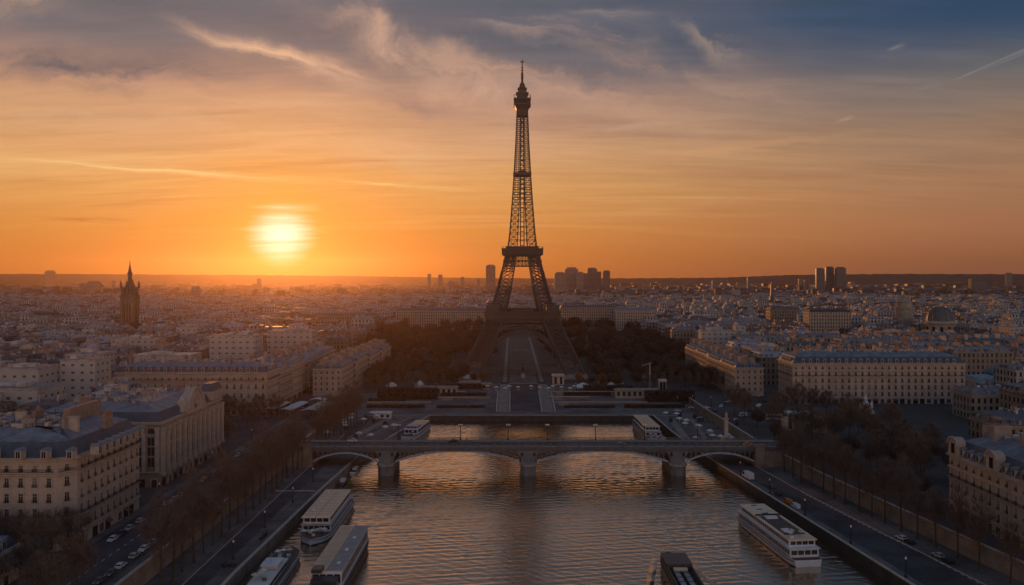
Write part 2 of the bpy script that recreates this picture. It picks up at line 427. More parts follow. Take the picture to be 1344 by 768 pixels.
# ------------------------------------------------------------------ mesh builder
class MB:
    def __init__(s):
        s.v, s.f, s.mi, s.uv, s.c = [], [], [], [], []
        s.col = (0.4, 0.35, 0.3)

    def face(s, pts, m=0, uv=None, c=None):
        i = len(s.v)
        s.v.extend([tuple(p) for p in pts])
        s.f.append(tuple(range(i, i + len(pts))))
        s.mi.append(m)
        s.uv.append(uv)
        s.c.append(c or s.col)

    def idx(s, vs, fs, m=0, c=None):
        i = len(s.v)
        s.v.extend([tuple(p) for p in vs])
        for f in fs:
            s.f.append(tuple(i + k for k in f))
            s.mi.append(m)
            s.uv.append(None)
            s.c.append(c or s.col)

    def box(s, x0, x1, y0, y1, z0, z1, m=0, c=None):
        vs = [(x0, y0, z0), (x1, y0, z0), (x1, y1, z0), (x0, y1, z0), (x0, y0, z1), (x1, y0, z1), (x1, y1, z1), (x0, y1, z1)]
        s.idx(vs, [(0, 3, 2, 1), (4, 5, 6, 7), (0, 1, 5, 4), (1, 2, 6, 5), (2, 3, 7, 6), (3, 0, 4, 7)], m, c)

    def beam(s, p, q, w, m=0, w2=None, n=4, h=None, c=None):
        p, q = Vector(p), Vector(q)
        d = q - p
        if d.length < 1e-6:
            return
        d.normalize()
        up = Vector((0, 0, 1)) if abs(d.z) < 0.95 else Vector((0, 1, 0))
        a = d.cross(up).normalized()
        b = a.cross(d).normalized()
        w2 = w if w2 is None else w2
        vs = []
        for o, r in ((p, w), (q, w2)):
            for k in range(n):
                t = 2 * math.pi * (k + 0.5) / n
                rr = r * 0.5 * (1.4142 if n == 4 else 1.0)
                vs.append(o + a * (math.cos(t) * rr) + b * (math.sin(t) * rr * (h / w if h else 1)))
        fs = [(k, (k + 1) % n, n + (k + 1) % n, n + k) for k in range(n)]
        fs += [tuple(reversed(range(n))), tuple(range(n, 2 * n))]
        s.idx(vs, fs, m, c)

    def lathe(s, prof, n=16, cx=0, cy=0, m=0, c=None):
        """prof: (radius, z) from bottom to top"""
        vs, fs = [], []
        for r, z in prof:
            for k in range(n):
                t = 2 * math.pi * (k + 0.5) / n
                vs.append((cx + r * math.cos(t), cy + r * math.sin(t), z))
        for j in range(len(prof) - 1):
            for k in range(n):
                k2 = (k + 1) % n
                fs.append((j * n + k, j * n + k2, (j + 1) * n + k2, (j + 1) * n + k))
        fs.append(tuple(reversed(range(n))))
        fs.append(tuple(range((len(prof) - 1) * n, len(prof) * n)))
        s.idx(vs, fs, m, c)

    def prism(s, poly, z0, z1, m=0, top=None, bottom=False, uvs=True, c=None, u0=0.0):
        n = len(poly)
        u = u0
        for i in range(n):
            a, b = poly[i], poly[(i + 1) % n]
            L = math.hypot(b[0] - a[0], b[1] - a[1])
            s.face([(a[0], a[1], z0), (b[0], b[1], z0), (b[0], b[1], z1), (a[0], a[1], z1)], m,
                   [(u, 0), (u + L, 0), (u + L, z1 - z0), (u, z1 - z0)] if uvs else None, c)
            u += L
        s.face([(p[0], p[1], z1) for p in poly], m if top is None else top, None, c)
        if bottom:
            s.face([(p[0], p[1], z0) for p in reversed(poly)], m, None, c)

    def loft(s, polys, m=0, cap=True, ms=None, c=None):
        """polys: list of (poly, z) with equal counts"""
        n = len(polys[0][0])
        for j in range(len(polys) - 1):
            (p, z), (q, y) = polys[j], polys[j + 1]
            for i in range(n):
                k = (i + 1) % n
                s.face([(*p[i], z), (*p[k], z), (*q[k], y), (*q[i], y)], ms[j] if ms else m, None, c)
        if cap:
            q, y = polys[-1]
            s.face([(*a, y) for a in q], ms[-1] if ms else m, None, c)

    def merge(s, o, loc=(0, 0, 0), rz=0.0, sc=1.0):
        i = len(s.v)
        cr, sr = math.cos(rz), math.sin(rz)
        for x, y, z in o.v:
            s.v.append((loc[0] + sc * (x * cr - y * sr), loc[1] + sc * (x * sr + y * cr), loc[2] + sc * z))
        for f in o.f:
            s.f.append(tuple(i + k for k in f))
        s.mi += o.mi
        s.uv += o.uv
        s.c += o.c

    def mesh(s, name, mats, smooth=False):
        me = bpy.data.meshes.new(name)
        me.from_pydata(s.v, [], s.f)
        for m in (mats if isinstance(mats, (list, tuple)) else [mats]):
            me.materials.append(m)
        me.polygons.foreach_set('material_index', s.mi)
        if any(u is not None for u in s.uv):
            ul = me.uv_layers.new(name='UVMap')
            flat = []
            for f, u in zip(s.f, s.uv):
                for k in range(len(f)):
                    flat.extend(u[k] if u else (0.0, 0.0))
            ul.data.foreach_set('uv', flat)
        ca = me.color_attributes.new('tint', 'FLOAT_COLOR', 'CORNER')
        flat = []
        for f, c in zip(s.f, s.c):
            flat.extend((*c, 1.0) * len(f))
        ca.data.foreach_set('color', flat)
        if smooth:
            me.polygons.foreach_set('use_smooth', [True] * len(s.f))
        me.update()
        return me

    def build(s, name, mats, parent=None, smooth=False):
        return link(name, s.mesh(name, mats, smooth), parent)


def link(name, me, parent=None, loc=(0, 0, 0), rz=0.0):
    o = bpy.data.objects.new(name, me)
    COL.objects.link(o)
    if parent is not None:
        o.parent = parent
    o.location = loc
    o.rotation_euler = (0, 0, rz)
    return o


def tag(o, label, cat, group=None):
    o['label'] = label
    o['category'] = cat
    if group:
        o['group'] = group
    return o


def thing(name, label, cat, loc=(0, 0, 0), rz=0.0, group=None):
    o = bpy.data.objects.new(name, None)
    o.empty_display_size = 1.0
    COL.objects.link(o)
    o.location = loc
    o.rotation_euler = (0, 0, rz)
    return tag(o, label, cat, group)


def struct(o):
    o['kind'] = 'structure'
    return o


def dup(root, loc, rz=0.0, label=None, group=None, sc=1.0):
    r = root.copy()
    COL.objects.link(r)
    r.location = loc
    r.rotation_euler = (0, 0, rz)
    r.scale = (sc, sc, sc)
    if label:
        r['label'] = label
    if group:
        r['group'] = group
    for ch in list(root.children):
        c = ch.copy()
        COL.objects.link(c)
        c.parent = r
        for g in list(ch.children):
            d = g.copy()
            COL.objects.link(d)
            d.parent = c
    return r


def gp(px, py, z=0.0):
    Y = (HC - z) * F / (py - CY)
    return ((px - CX) / F * Y, Y, z)


def proj(x, y, z):
    return CX + F * x / y, CY + F * (HC - z) / y


def lerp(t, table):
    for (a, u), (b, v) in zip(table, table[1:]):
        if t <= b:
            k = max(0.0, (t - a) / (b - a))
            return u + (v - u) * k if not isinstance(u, tuple) else tuple(p + (q - p) * k for p, q in zip(u, v))
    return table[-1][1]


def inset(poly, d):
    n = len(poly)
    out = []
    for i in range(n):
        a, b, c = Vector(poly[i - 1]), Vector(poly[i]), Vector(poly[(i + 1) % n])
        e1, e2 = (b - a).normalized(), (c - b).normalized()
        n1, n2 = Vector((-e1.y, e1.x)), Vector((-e2.y, e2.x))
        k = 1 + n1.dot(n2)
        q = b + (n1 + n2) * (d / max(k, 0.2))
        out.append((q.x, q.y))
    return out


def rect(x0, x1, y0, y1):
    return [(x0, y0), (x1, y0), (x1, y1), (x0, y1)]


ORD = ['first', 'second', 'third', 'fourth', 'fifth', 'sixth', 'seventh', 'eighth', 'ninth', 'tenth', 'eleventh', 'twelfth', 'thirteenth', 'fourteenth',
       'fifteenth', 'sixteenth', 'seventeenth', 'eighteenth', 'nineteenth', 'twentieth'] + ['%dth' % k for k in range(21, 400)]
# ------------------------------------------------------------------ setting: ground, river, quays
ZW, ZQ = -10.0, -6.0
WL = -126.0                                            # foot of the left embankment wall
YB = 612.0                                             # far bank
LBANK = [(-500, -98), (285, -98), (400, -94), (470, -90), (540, -78), (612, -62)]
RBANK = [(-500, 224), (285, 134.6), (479, 112.6), (545, 108.5), (612, 107)]
RTREE = [(-500, 300), (281, 170), (304, 167), (334, 161), (412, 149), (470, 143), (612, 140)]
lb = lambda y: lerp(y, LBANK)
rb = lambda y: lerp(y, RBANK)
rt = lambda y: lerp(y, RTREE)
wr = lambda y: rt(y) + 5.0
YS = [-400, 0, 150, 220, 285, 330, 360, 400, 440, 470, 510, 545, 580, 612]


def ground_mat():
    m = bpy.data.materials.new('city ground')
    m.use_nodes = True
    t = NT(m.node_tree)
    b = t.n['Principled BSDF']
    g = t.node('ShaderNodeNewGeometry')
    n1_ = t.noise(g.outputs['Position'], 0.004, 6, 0.6)
    n2_ = t.noise(g.outputs['Position'], 0.06, 6, 0.65)
    c = t.mix(t.ss(n2_, 0.3, 0.7), (0.040, 0.038, 0.036), (0.080, 0.072, 0.064))
    c = t.mix(t.ss(n1_, 0.52, 0.62), c, (0.052, 0.048, 0.032))
    t.put(b.inputs['Base Color'], c)
    b.inputs['Roughness'].default_value = 0.9
    return m


g = MB()
BIG = 9400.0
g.face([(-BIG, -400, 0), (WL - 1, -400, 0), (WL - 1, YB, 0), (-BIG, YB, 0)])
for a, b in zip(YS, YS[1:]):
    g.face([(wr(a) + 1, a, 0), (BIG, a, 0), (BIG, b, 0), (wr(b) + 1, b, 0)])
g.face([(-BIG, YB, 0), (WL - 1, YB, 0), (WL - 1, 692, 0), (-BIG, 692, 0)])
g.face([(wr(YB) + 1, YB, 0), (BIG, YB, 0), (BIG, 692, 0), (wr(YB) + 1, 692, 0)])
g.face([(-BIG, 692, 0), (BIG, 692, 0), (BIG, 10900, 0), (-BIG, 10900, 0)])
ground = struct(g.build('ground', ground_mat()))

# slope from the far quay up to the esplanade
XA = 10.8                                              # axis of the tower and its esplanade
s = MB()
xl, xr = WL - 1, wr(YB) + 1
s.face([(xl, 628, ZQ), (xr, 628, ZQ), (xr, 692, 0), (xl, 692, 0)])
s.face([(xl, 628, -11), (xl, 628, ZQ), (xl, 692, 0), (xl, 692, -11)])
s.face([(xr, 628, -11), (xr, 692, -11), (xr, 692, 0), (xr, 628, ZQ)])
struct(s.build('sloping_lawn', M_PAVE))
q = MB()
q.face([(xl, YB + 0.9, ZQ), (xr, YB + 0.9, ZQ), (xr, 628, ZQ), (xl, 628, ZQ)])
struct(q.build('far_quay', M_PAVE))


def water_mat():
    m = bpy.data.materials.new('river water')
    m.use_nodes = True
    t = NT(m.node_tree)
    b = t.n['Principled BSDF']
    b.inputs['Base Color'].default_value = (0.040, 0.032, 0.024, 1)
    b.inputs['Roughness'].default_value = 0.12
    b.inputs['IOR'].default_value = 1.6
    gl = t.node('ShaderNodeBsdfGlossy', {'Color': (0.86, 0.74, 0.60), 'Roughness': 0.12})
    mx = t.node('ShaderNodeMixShader', {0: 0.58, 1: b.outputs[0], 2: gl.outputs[0]})
    t.l.new(mx.outputs[0], t.n['Material Output'].inputs['Surface'])
    g_ = t.node('ShaderNodeNewGeometry')
    pos = g_.outputs['Position']

    def mp(rz, sx, sy):
        n = t.node('ShaderNodeMapping', {'Vector': pos})
        n.inputs['Rotation'].default_value = (0, 0, R(rz))
        n.inputs['Scale'].default_value = (sx, sy, 1)
        return n.outputs[0]
    a = t.noise(mp(8, 0.085, 0.22), 1.0, 3, 0.55, 0.5)
    b2 = t.noise(mp(-17, 0.28, 0.55), 1.0, 4, 0.6, 0.4)
    c = t.noise(mp(20, 1.1, 1.7), 1.0, 3, 0.6)
    patch = t.ss(t.noise(pos, 0.018, 3, 0.5), 0.35, 0.7, 0.75, 1.25)
    h = t.m('ADD', t.m('MULTIPLY', a, 0.03), t.m('ADD', t.m('MULTIPLY', b2, 0.12), t.m('MULTIPLY', c, 0.05)))
    bn = t.node('ShaderNodeBump', {'Height': t.m('MULTIPLY', h, patch), 'Distance': 1.0, 'Strength': 0.75})
    t.put(b.inputs['Normal'], bn.outputs[0])
    t.put(gl.inputs['Normal'], bn.outputs[0])
    return m


def waves(x, y):
    h = 0.0
    for kx, ky, am, ph in WV:
        h += am * math.sin(kx * x + ky * y + ph + 0.9 * math.sin(x * .021 + ph * 3) + 0.7 * math.sin(y * .017 + ph))
    g = 0.75 + 0.35 * math.sin(x * .035 + 1.3 * math.sin(y * .022)) * math.sin(y * .03 + .7 * math.sin(x * .03))
    return h * g


WV = []
rw = random.Random(4)
for i in range(18):
    lam = 2.3 * (1.11 ** i) if i < 9 else rw.uniform(2.2, 3.6)
    th = R(84) + rw.gauss(0, .80)
    kk = 2 * math.pi / lam
    WV.append((kk * math.cos(th), kk * math.sin(th), lam * rw.uniform(.0056, .0094), rw.uniform(0, 6.28)))
v = MB()
gx = [-136 + 1.25 * i for i in range(245)]
gy = [212 + 0.75 * i for i in range(537)]
cols_ = {}
vs_, fs_ = [], []
for j, y in enumerate(gy):
    for i, x in enumerate(gx):
        edge = 0.0 if i in (0, len(gx) - 1) or j in (0, len(gy) - 1) else 1.0
        vs_.append((x, y, ZW + edge * waves(x, y)))
nx = len(gx)
for j in range(len(gy) - 1):
    for i in range(nx - 1):
        x, y = gx[i], gy[j]
        if lb(y) - 3 < x < rb(y) + 3:
            q0 = j * nx + i
            fs_.append((q0, q0 + 1, q0 + nx + 1, q0 + nx))
v.idx(vs_, fs_)
v.face([(-140, -400, ZW), (320, -400, ZW), (320, 212, ZW), (-140, 212, ZW)])
struct(v.build('river', water_mat(), None, True))

# lower quays: paved strips with a road each
for nm, fa, fb in (('quay_pavement', lambda y: WL, lambda y: lb(y) - 0.6), ('quay_pavement', lambda y: rb(y) + 0.6, lambda y: wr(y))):
    k = MB()
    for a, b in zip(YS, YS[1:]):
        k.face([(fa(a), a, ZQ), (fb(a), a, ZQ), (fb(b), b, ZQ), (fa(b), b, ZQ)])
    k.face([(fa(YB), YB, ZQ), (fb(YB), YB, ZQ), (fb(YB), YB + 0.9, ZQ), (fa(YB), YB + 0.9, ZQ)])
    struct(k.build(nm, M_PAVE))
for fa, fb, ys in ((lambda y: -117.0 + 4.5, lambda y: -117.0 + 12.0, YS), (lambda y: rb(y) + 5.5, lambda y: rt(y) - 9.5, [y for y in YS if y <= 545])):
    k = MB()
    for a, b in zip(ys, ys[1:]):
        if fb(a) - fa(a) < 1.5 or fb(b) - fa(b) < 1.5:
            continue
        k.face([(fa(a), a, ZQ + .006), (fb(a), a, ZQ + .006), (fb(b), b, ZQ + .006), (fa(b), b, ZQ + .006)])
    struct(k.build('quay_road', M_ASPH))
# pavement kerbs beside the quay roads, and painted edge lines
k = MB()
for a, b in zip(YS, YS[1:]):
    if a > 540:
        continue
    k.box(-117.0 + 4.05, -117.0 + 4.45, a, b, ZQ, ZQ + 0.14)
    k.idx([(rt(a) - 9.4, a, ZQ), (rt(a) - 8.9, a, ZQ), (rt(b) - 8.9, b, ZQ), (rt(b) - 9.4, b, ZQ),
           (rt(a) - 9.4, a, ZQ + .14), (rt(a) - 8.9, a, ZQ + .14), (rt(b) - 8.9, b, ZQ + .14), (rt(b) - 9.4, b, ZQ + .14)],
          [(4, 5, 6, 7), (0, 1, 5, 4), (1, 2, 6, 5), (2, 3, 7, 6), (3, 0, 4, 7)])
struct(k.build('kerb', M_TRIM))
k = MB()
for i in range(40):
    y = 262 + i * 3.6
    x = rt(y) - 10.2
    if y < 395:
        k.face([(x, y, ZQ + .012), (x + .35, y, ZQ + .012), (x + .35 - .3, y + 2.0, ZQ + .012), (x - .3, y + 2.0, ZQ + .012)])
k.face([(-116.5, 396, ZQ + .012), (-97, 396, ZQ + .012), (-97, 397.2, ZQ + .012), (-116.5, 397.2, ZQ + .012)])
struct(k.build('road_marking', M_LINE))
k = MB()
for i in range(70):
    y = 216 + i * 5.4
    if y < 590:
        k.face([(-143.6, y, .02), (-143.3, y, .02), (-143.3, y + 2.4, .02), (-143.6, y + 2.4, .02)])
for i in range(60):
    x = -126 + i * 4.6
    k.face([(x, 457.85, 4.625), (x + 2, 457.85, 4.625), (x + 2, 458.15, 4.625), (x, 458.15, 4.625)])
for j in range(9):
    k.face([(-154.5 + j * 2.6, 464 + 8, .02), (-153.3 + j * 2.6, 464 + 8, .02), (-153.3 + j * 2.6, 476, .02), (-154.5 + j * 2.6, 476, .02)])
struct(k.build('lane_marking', M_LINE))
# upper streets
k = MB()
k.face([(-156, -100, .008), (-131, -100, .008), (-131, 600, .008), (-156, 600, .008)])
k.face([(-260, 552, .012), (-131, 552, .012), (-131, 574, .012), (-260, 574, .012)])
for a, b in zip(YS, YS[1:]):
    k.face([(wr(a) + 3, a, .008), (wr(a) + 10, a, .008), (wr(b) + 10, b, .008), (wr(b) + 3, b, .008)])
k.face([(150, 612, .012), (420, 612, .012), (420, 628, .012), (150, 628, .012)])
k.face([(-420, 616, .016), (-131, 616, .016), (-131, 628, .016), (-420, 628, .016)])
struct(k.build('upper_street', M_ASPH))
k = MB()
k.box(-160, -156, -100, 600, 0.0, 0.13)
k.box(-131, -127.2, -100, 600, 0.0, 0.13)
struct(k.build('street_pavement', M_PAVE))


def strip_wall(name, label, f, ys, z0, z1, th, mats, cop=0.25, side=1):
    """wall that follows a bank: body, dark wet foot, coping"""
    t = thing(name, label, 'wall', (0, 0, 0))
    bd, cp = MB(), MB()
    for a, b in zip(ys, ys[1:]):
        xa, xb = f(a), f(b)
        bd.idx([(xa, a, z0), (xa + th, a, z0), (xb + th, b, z0), (xb, b, z0), (xa, a, z1), (xa + th, a, z1), (xb + th, b, z1), (xb, b, z1)],
               [(0, 1, 5, 4), (1, 2, 6, 5), (2, 3, 7, 6), (3, 0, 4, 7), (4, 5, 6, 7)])
        e = 0.18
        cp.idx([(xa - e, a, z1 + .004), (xa + th + e, a, z1 + .004), (xb + th + e, b, z1 + .004), (xb - e, b, z1 + .004),
                (xa - e, a, z1 + cop), (xa + th + e, a, z1 + cop), (xb + th + e, b, z1 + cop), (xb - e, b, z1 + cop)],
               [(0, 1, 5, 4), (1, 2, 6, 5), (2, 3, 7, 6), (3, 0, 4, 7), (4, 5, 6, 7), (3, 2, 1, 0)])
    bd.build('wall_face', mats[0], t)
    cp.build('coping', mats[1], t)
    return t


strip_wall('river_wall', 'stone river wall with pale coping along the quay where three boats are moored', lambda y: lb(y) - 1.0, YS, -12, ZQ + 0.5, 1.0, (M_QWALL, M_TRIM))
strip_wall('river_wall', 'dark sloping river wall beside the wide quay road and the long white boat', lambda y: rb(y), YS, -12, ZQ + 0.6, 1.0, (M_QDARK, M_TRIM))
strip_wall('embankment_wall', 'tall brown embankment wall behind the tree row below the pedimented hall', lambda y: WL - 1.0, YS + [628, 660, 692], ZQ - 1, 0.9, 1.0, (M_QWALL, M_TRIM))
strip_wall('embankment_wall', 'tall brown embankment wall behind the tree row below the gabled mansion', lambda y: wr(y), YS + [628, 660, 692], ZQ - 1, 0.9, 1.0, (M_QWALL, M_TRIM))
t = thing('river_wall', 'low dark quay wall closing the river below the tower esplanade', 'wall')
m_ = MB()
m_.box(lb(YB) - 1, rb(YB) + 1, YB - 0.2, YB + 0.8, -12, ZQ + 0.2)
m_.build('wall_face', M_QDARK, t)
m_ = MB()
m_.box(lb(YB) - 1, rb(YB) + 1, YB - 0.5, YB + 1.0, ZQ + 0.205, ZQ + 0.9)
m_.build('coping', M_STONED, t)

# esplanade on the axis: ramps, lawns and paths in front of, under and beyond the tower
def zs(y):
    return ZQ + (y - 628) / 64.0 * 6.0 if y < 692 else 0.0


def sheet(name, rects, mtl, dz):
    k = MB()
    for x0, x1, y0, y1 in rects:
        if y0 < 692 < y1:
            parts = ((y0, 692), (692, y1))
        else:
            parts = ((y0, y1),)
        for a, b in parts:
            k.face([(XA + x0, a, zs(a) + dz), (XA + x1, a, zs(a) + dz), (XA + x1, b, zs(b) + dz), (XA + x0, b, zs(b) + dz)])
    return struct(k.build(name, mtl))


sheet('esplanade_path', [(-22, -13.5, 629, 760), (13.5, 22, 629, 760), (-19.5, -16, 764, 1340), (16, 19.5, 764, 1340), (-24, 24, 752, 760), (-15, 15, 900, 904), (-15, 15, 1100, 1108)], M_PAVEL, 0.03)
sheet('esplanade_forecourt', [(-60, -24, 690, 752), (24, 60, 690, 752), (-13, 13, 762, 834), (-60, 60, 834, 896)], M_PAVE, 0.02)
sheet('esplanade_pavement', [(-12, 12, 632, 699)], M_ASPH, 0.03)
sheet('esplanade_lawn', [(-14.5, 14.5, 905, 1098), (-14.5, 14.5, 1110, 1340)], M_LAWN, 0.03)
sheet('esplanade_road', [(-120, 130, 700, 712)], M_ASPH, 0.012)
sheet('park_soil', [(-210, -62, 760, 1900), (62, 210, 760, 1900), (-60, -24, 900, 1350), (24, 60, 900, 1350)], M_SOIL, 0.012)
# stone edges of the ramps
for sx, lab in ((-1, 'ramp edge on the side of the low sun'), (1, 'ramp edge on the side of the domed tents')):
    for off, w_ in ((23, 'outer'), (12.6, 'inner')):
        k = MB()
        x0 = XA + sx * off - 0.5
        k.idx([(x0, 629, ZQ), (x0 + 1, 629, ZQ), (x0 + 1, 698, 0), (x0, 698, 0), (x0, 629, ZQ + 1.2), (x0 + 1, 629, ZQ + 1.2), (x0 + 1, 698, 1.2), (x0, 698, 1.2)],
              [(0, 1, 5, 4), (1, 2, 6, 5), (2, 3, 7, 6), (3, 0, 4, 7), (4, 5, 6, 7)])
        tag(k.build('ramp_parapet', M_TRIM), 'pale stone parapet, %s %s' % (w_, lab), 'parapet')


# ------------------------------------------------------------------ bridge
def bridge():
    Y0, Y1, ZD = 447.0, 469.0, 4.6
    piers = [-70.0, 9.0, 92.0]
    xs = [-111.0, -70.0, 9.0, 92.0, 135.0]
    t = thing('arch_bridge', 'long iron arch bridge on three stone piers spanning the river', 'bridge', (0, Y0, ZW))
    Z = lambda z: z - ZW
    k = MB()
    k.box(-131, 152, 0.8, 21.2, Z(ZD - 1.5), Z(ZD))
    k.box(-131, 152, 5.6, 16.4, Z(ZD) + .004, Z(ZD) + .01, 1)
    k.box(-131, 152, 0.8, 5.6, Z(ZD), Z(ZD) + .14)
    k.box(-131, 152, 16.4, 21.2, Z(ZD), Z(ZD) + .14)
    k.build('deck', [M_PAVEL, M_ASPH], t)
    for y in (0.0, 21.2):
        k = MB()
        k.box(-131, 152, y, y + 0.8, Z(ZD - 1.9), Z(ZD - 0.75))
        k.box(-131, 152, y - 0.35, y + 1.15, Z(ZD - 0.74), Z(ZD - 0.1))
        for i in range(0, 140):
            x = -130 + i * 2.0
            k.box(x, x + 0.7, y - 0.3, y + 0.0, Z(ZD - 1.25), Z(ZD - 0.745))
        k.build('cornice', M_BIRON, t)
        k = MB()
        k.box(-131, 152, y + 0.1, y + 0.6, Z(ZD + 1.15), Z(ZD + 1.4))
        k.box(-131, 152, y + 0.1, y + 0.6, Z(ZD - 0.1), Z(ZD + 0.2))
        for i in range(0, 283):
            x = -131 + i * 1.0
            k.box(x, x + (0.3 if i % 8 else 0.7), y + 0.2, y + 0.5, Z(ZD + 0.2), Z(ZD + 1.15))
        k.build('parapet', M_BIRON, t)
    for i in range(4):
        a, b = xs[i], xs[i + 1]
        a += 5.0 if i > 0 else 0.0
        b -= 5.0 if i < 3 else 0.0
        zsps = (-3.6, -3.6)
        zc = 2.2 if i in (1, 2) else 1.2
        mid, half = (a + b) / 2, (b - a) / 2
        zi = lambda x: -3.6 + (zc + 3.6) * (1 - ((x - mid) / half) ** 2)
        n = 40 if i in (1, 2) else 24
        for yi in (0.25, 7.3, 14.0, 20.9):
            rib = MB()
            for j in range(n):
                x0, x1 = a + (b - a) * j / n, a + (b - a) * (j + 1) / n
                p0, p1 = Z(zi(x0)), Z(zi(x1))
                rib.idx([(x0, yi, p0), (x1, yi, p1), (x1, yi + .9, p1), (x0, yi + .9, p0), (x0, yi, p0 + 1.0), (x1, yi, p1 + 1.0), (x1, yi + .9, p1 + 1.0), (x0, yi + .9, p0 + 1.0)],
                        [(0, 3, 2, 1), (4, 5, 6, 7), (0, 1, 5, 4), (2, 3, 7, 6)])
            ro = rib.build('arch_rib', M_ARCH if yi in (0.25, 20.9) else M_STEEL, t)
            sp = MB()
            m2 = int((b - a) / 2.6)
            for j in range(1, m2):
                x = a + (b - a) * j / m2
                zt = Z(ZD - 1.9)
                zb = Z(zi(x)) + 0.9
                if zt - zb > 0.25:
                    sp.box(x - 0.35, x + 0.35, yi + .2, yi + .7, zb, zt)
                    if zt - zb > 1.4:      # little arch heads between the posts
                        sp.box(x - 1.3, x + 1.3, yi + .25, yi + .65, zt - 0.55, zt - 0.004)
                        sp.box(x - 0.8, x + 0.8, yi + .25, yi + .65, zt - 0.95, zt - 0.556)
            sp.box(a, b, yi + .28, yi + .62, Z(ZD - 1.9) - .3, Z(ZD - 1.9) - .004)
            sp.build('spandrel_lattice', M_BIRON, ro)
        vt = MB()                                       # cross bracing plate under the deck
        for j in range(1, 14):
            x = a + (b - a) * j / 14
            vt.box(x - .2, x + .2, 1.2, 20.8, Z(zi(x)) + 0.2, Z(zi(x)) + 0.9)
        vt.build('cross_bracing', M_STEEL, t)
    for px in piers:
        k = MB()
        hw = 4.1
        poly = [(px - hw, -2.5), (px - hw * .5, -5.0), (px + hw * .5, -5.0), (px + hw, -2.5), (px + hw, 24.5), (px + hw * .5, 27), (px - hw * .5, 27), (px - hw, 24.5)]
        k.prism(poly, -2.0, Z(-4.8), uvs=False)
        po = k.build('pier', M_PIER, t)
        k = MB()
        k.prism(inset(poly, -0.7), Z(-4.79), Z(-3.5), uvs=False, bottom=True)
        k.build('pier_cap', M_STONED, po)
        k = MB()                                        # haunch that fans out to the deck
        n = 8
        for side in (-1, 1):
            pass
        prof = []
        for j in range(n + 1):
            zt = -3.49 + (ZD - 1.9 + 3.49) * j / n
            prof.append((4.0 + 2.6 * (j / n) ** 2.2, zt))
        for (w0, z0), (w1, z1) in zip(prof, prof[1:]):
            k.idx([(px - w0, -0.1, Z(z0)), (px + w0, -0.1, Z(z0)), (px + w0, 22.1, Z(z0)), (px - w0, 22.1, Z(z0)),
                   (px - w1, -0.1, Z(z1)), (px + w1, -0.1, Z(z1)), (px + w1, 22.1, Z(z1)), (px - w1, 22.1, Z(z1))],
                  [(0, 1, 5, 4), (1, 2, 6, 5), (2, 3, 7, 6), (3, 0, 4, 7)])
        for sx in (-1, 1):                              # dark roundels in the haunch
            vs = [(px + sx * 3.4 + 0.8 * math.cos(a_), -0.55, Z(ZD - 3.6) + 1.2 * math.sin(a_)) for a_ in [2 * math.pi * q_ / 14 for q_ in range(14)]]
            k.face(vs, 1)
        k.build('haunch', [M_PIER, M_RAIL], po)
    for x0, x1 in ((-131, -111), (135, 152)):
        k = MB()
        k.box(x0, x1, -0.8, 22.8, Z(ZQ) - 0.5, Z(ZD - 1.91))
        pxx = x1 - 5 if x0 < 0 else x0
        k.box(pxx, pxx + 5, -1.7, -0.81, Z(ZQ) - 0.5, Z(ZD + 1.2))
        k.box(pxx - .4, pxx + 5.4, -2.1, -0.4, Z(ZD + 1.205), Z(ZD + 2.2))
        k.build('abutment', M_QWALL, t)
    return t


bridge()

# approach: the deck level of the bridge meets the upper streets by a raised street on each side
k = MB()
k.idx([(-131, 447.8, 0), (-131, 468.2, 0), (-131, 468.2, 4.55), (-131, 447.8, 4.55), (-158, 447.8, 0.02), (-158, 468.2, 0.02)],
      [(0, 1, 2, 3), (3, 2, 5, 4), (0, 3, 4), (1, 5, 2)])
k.idx([(152, 447.8, 0), (152, 468.2, 0), (152, 468.2, 4.55), (152, 447.8, 4.55), (190, 447.8, 0.02), (190, 468.2, 0.02)],
      [(0, 3, 2, 1), (3, 4, 5, 2), (0, 4, 3), (1, 2, 5)])
struct(k.build('bridge_approach', M_PAVE))


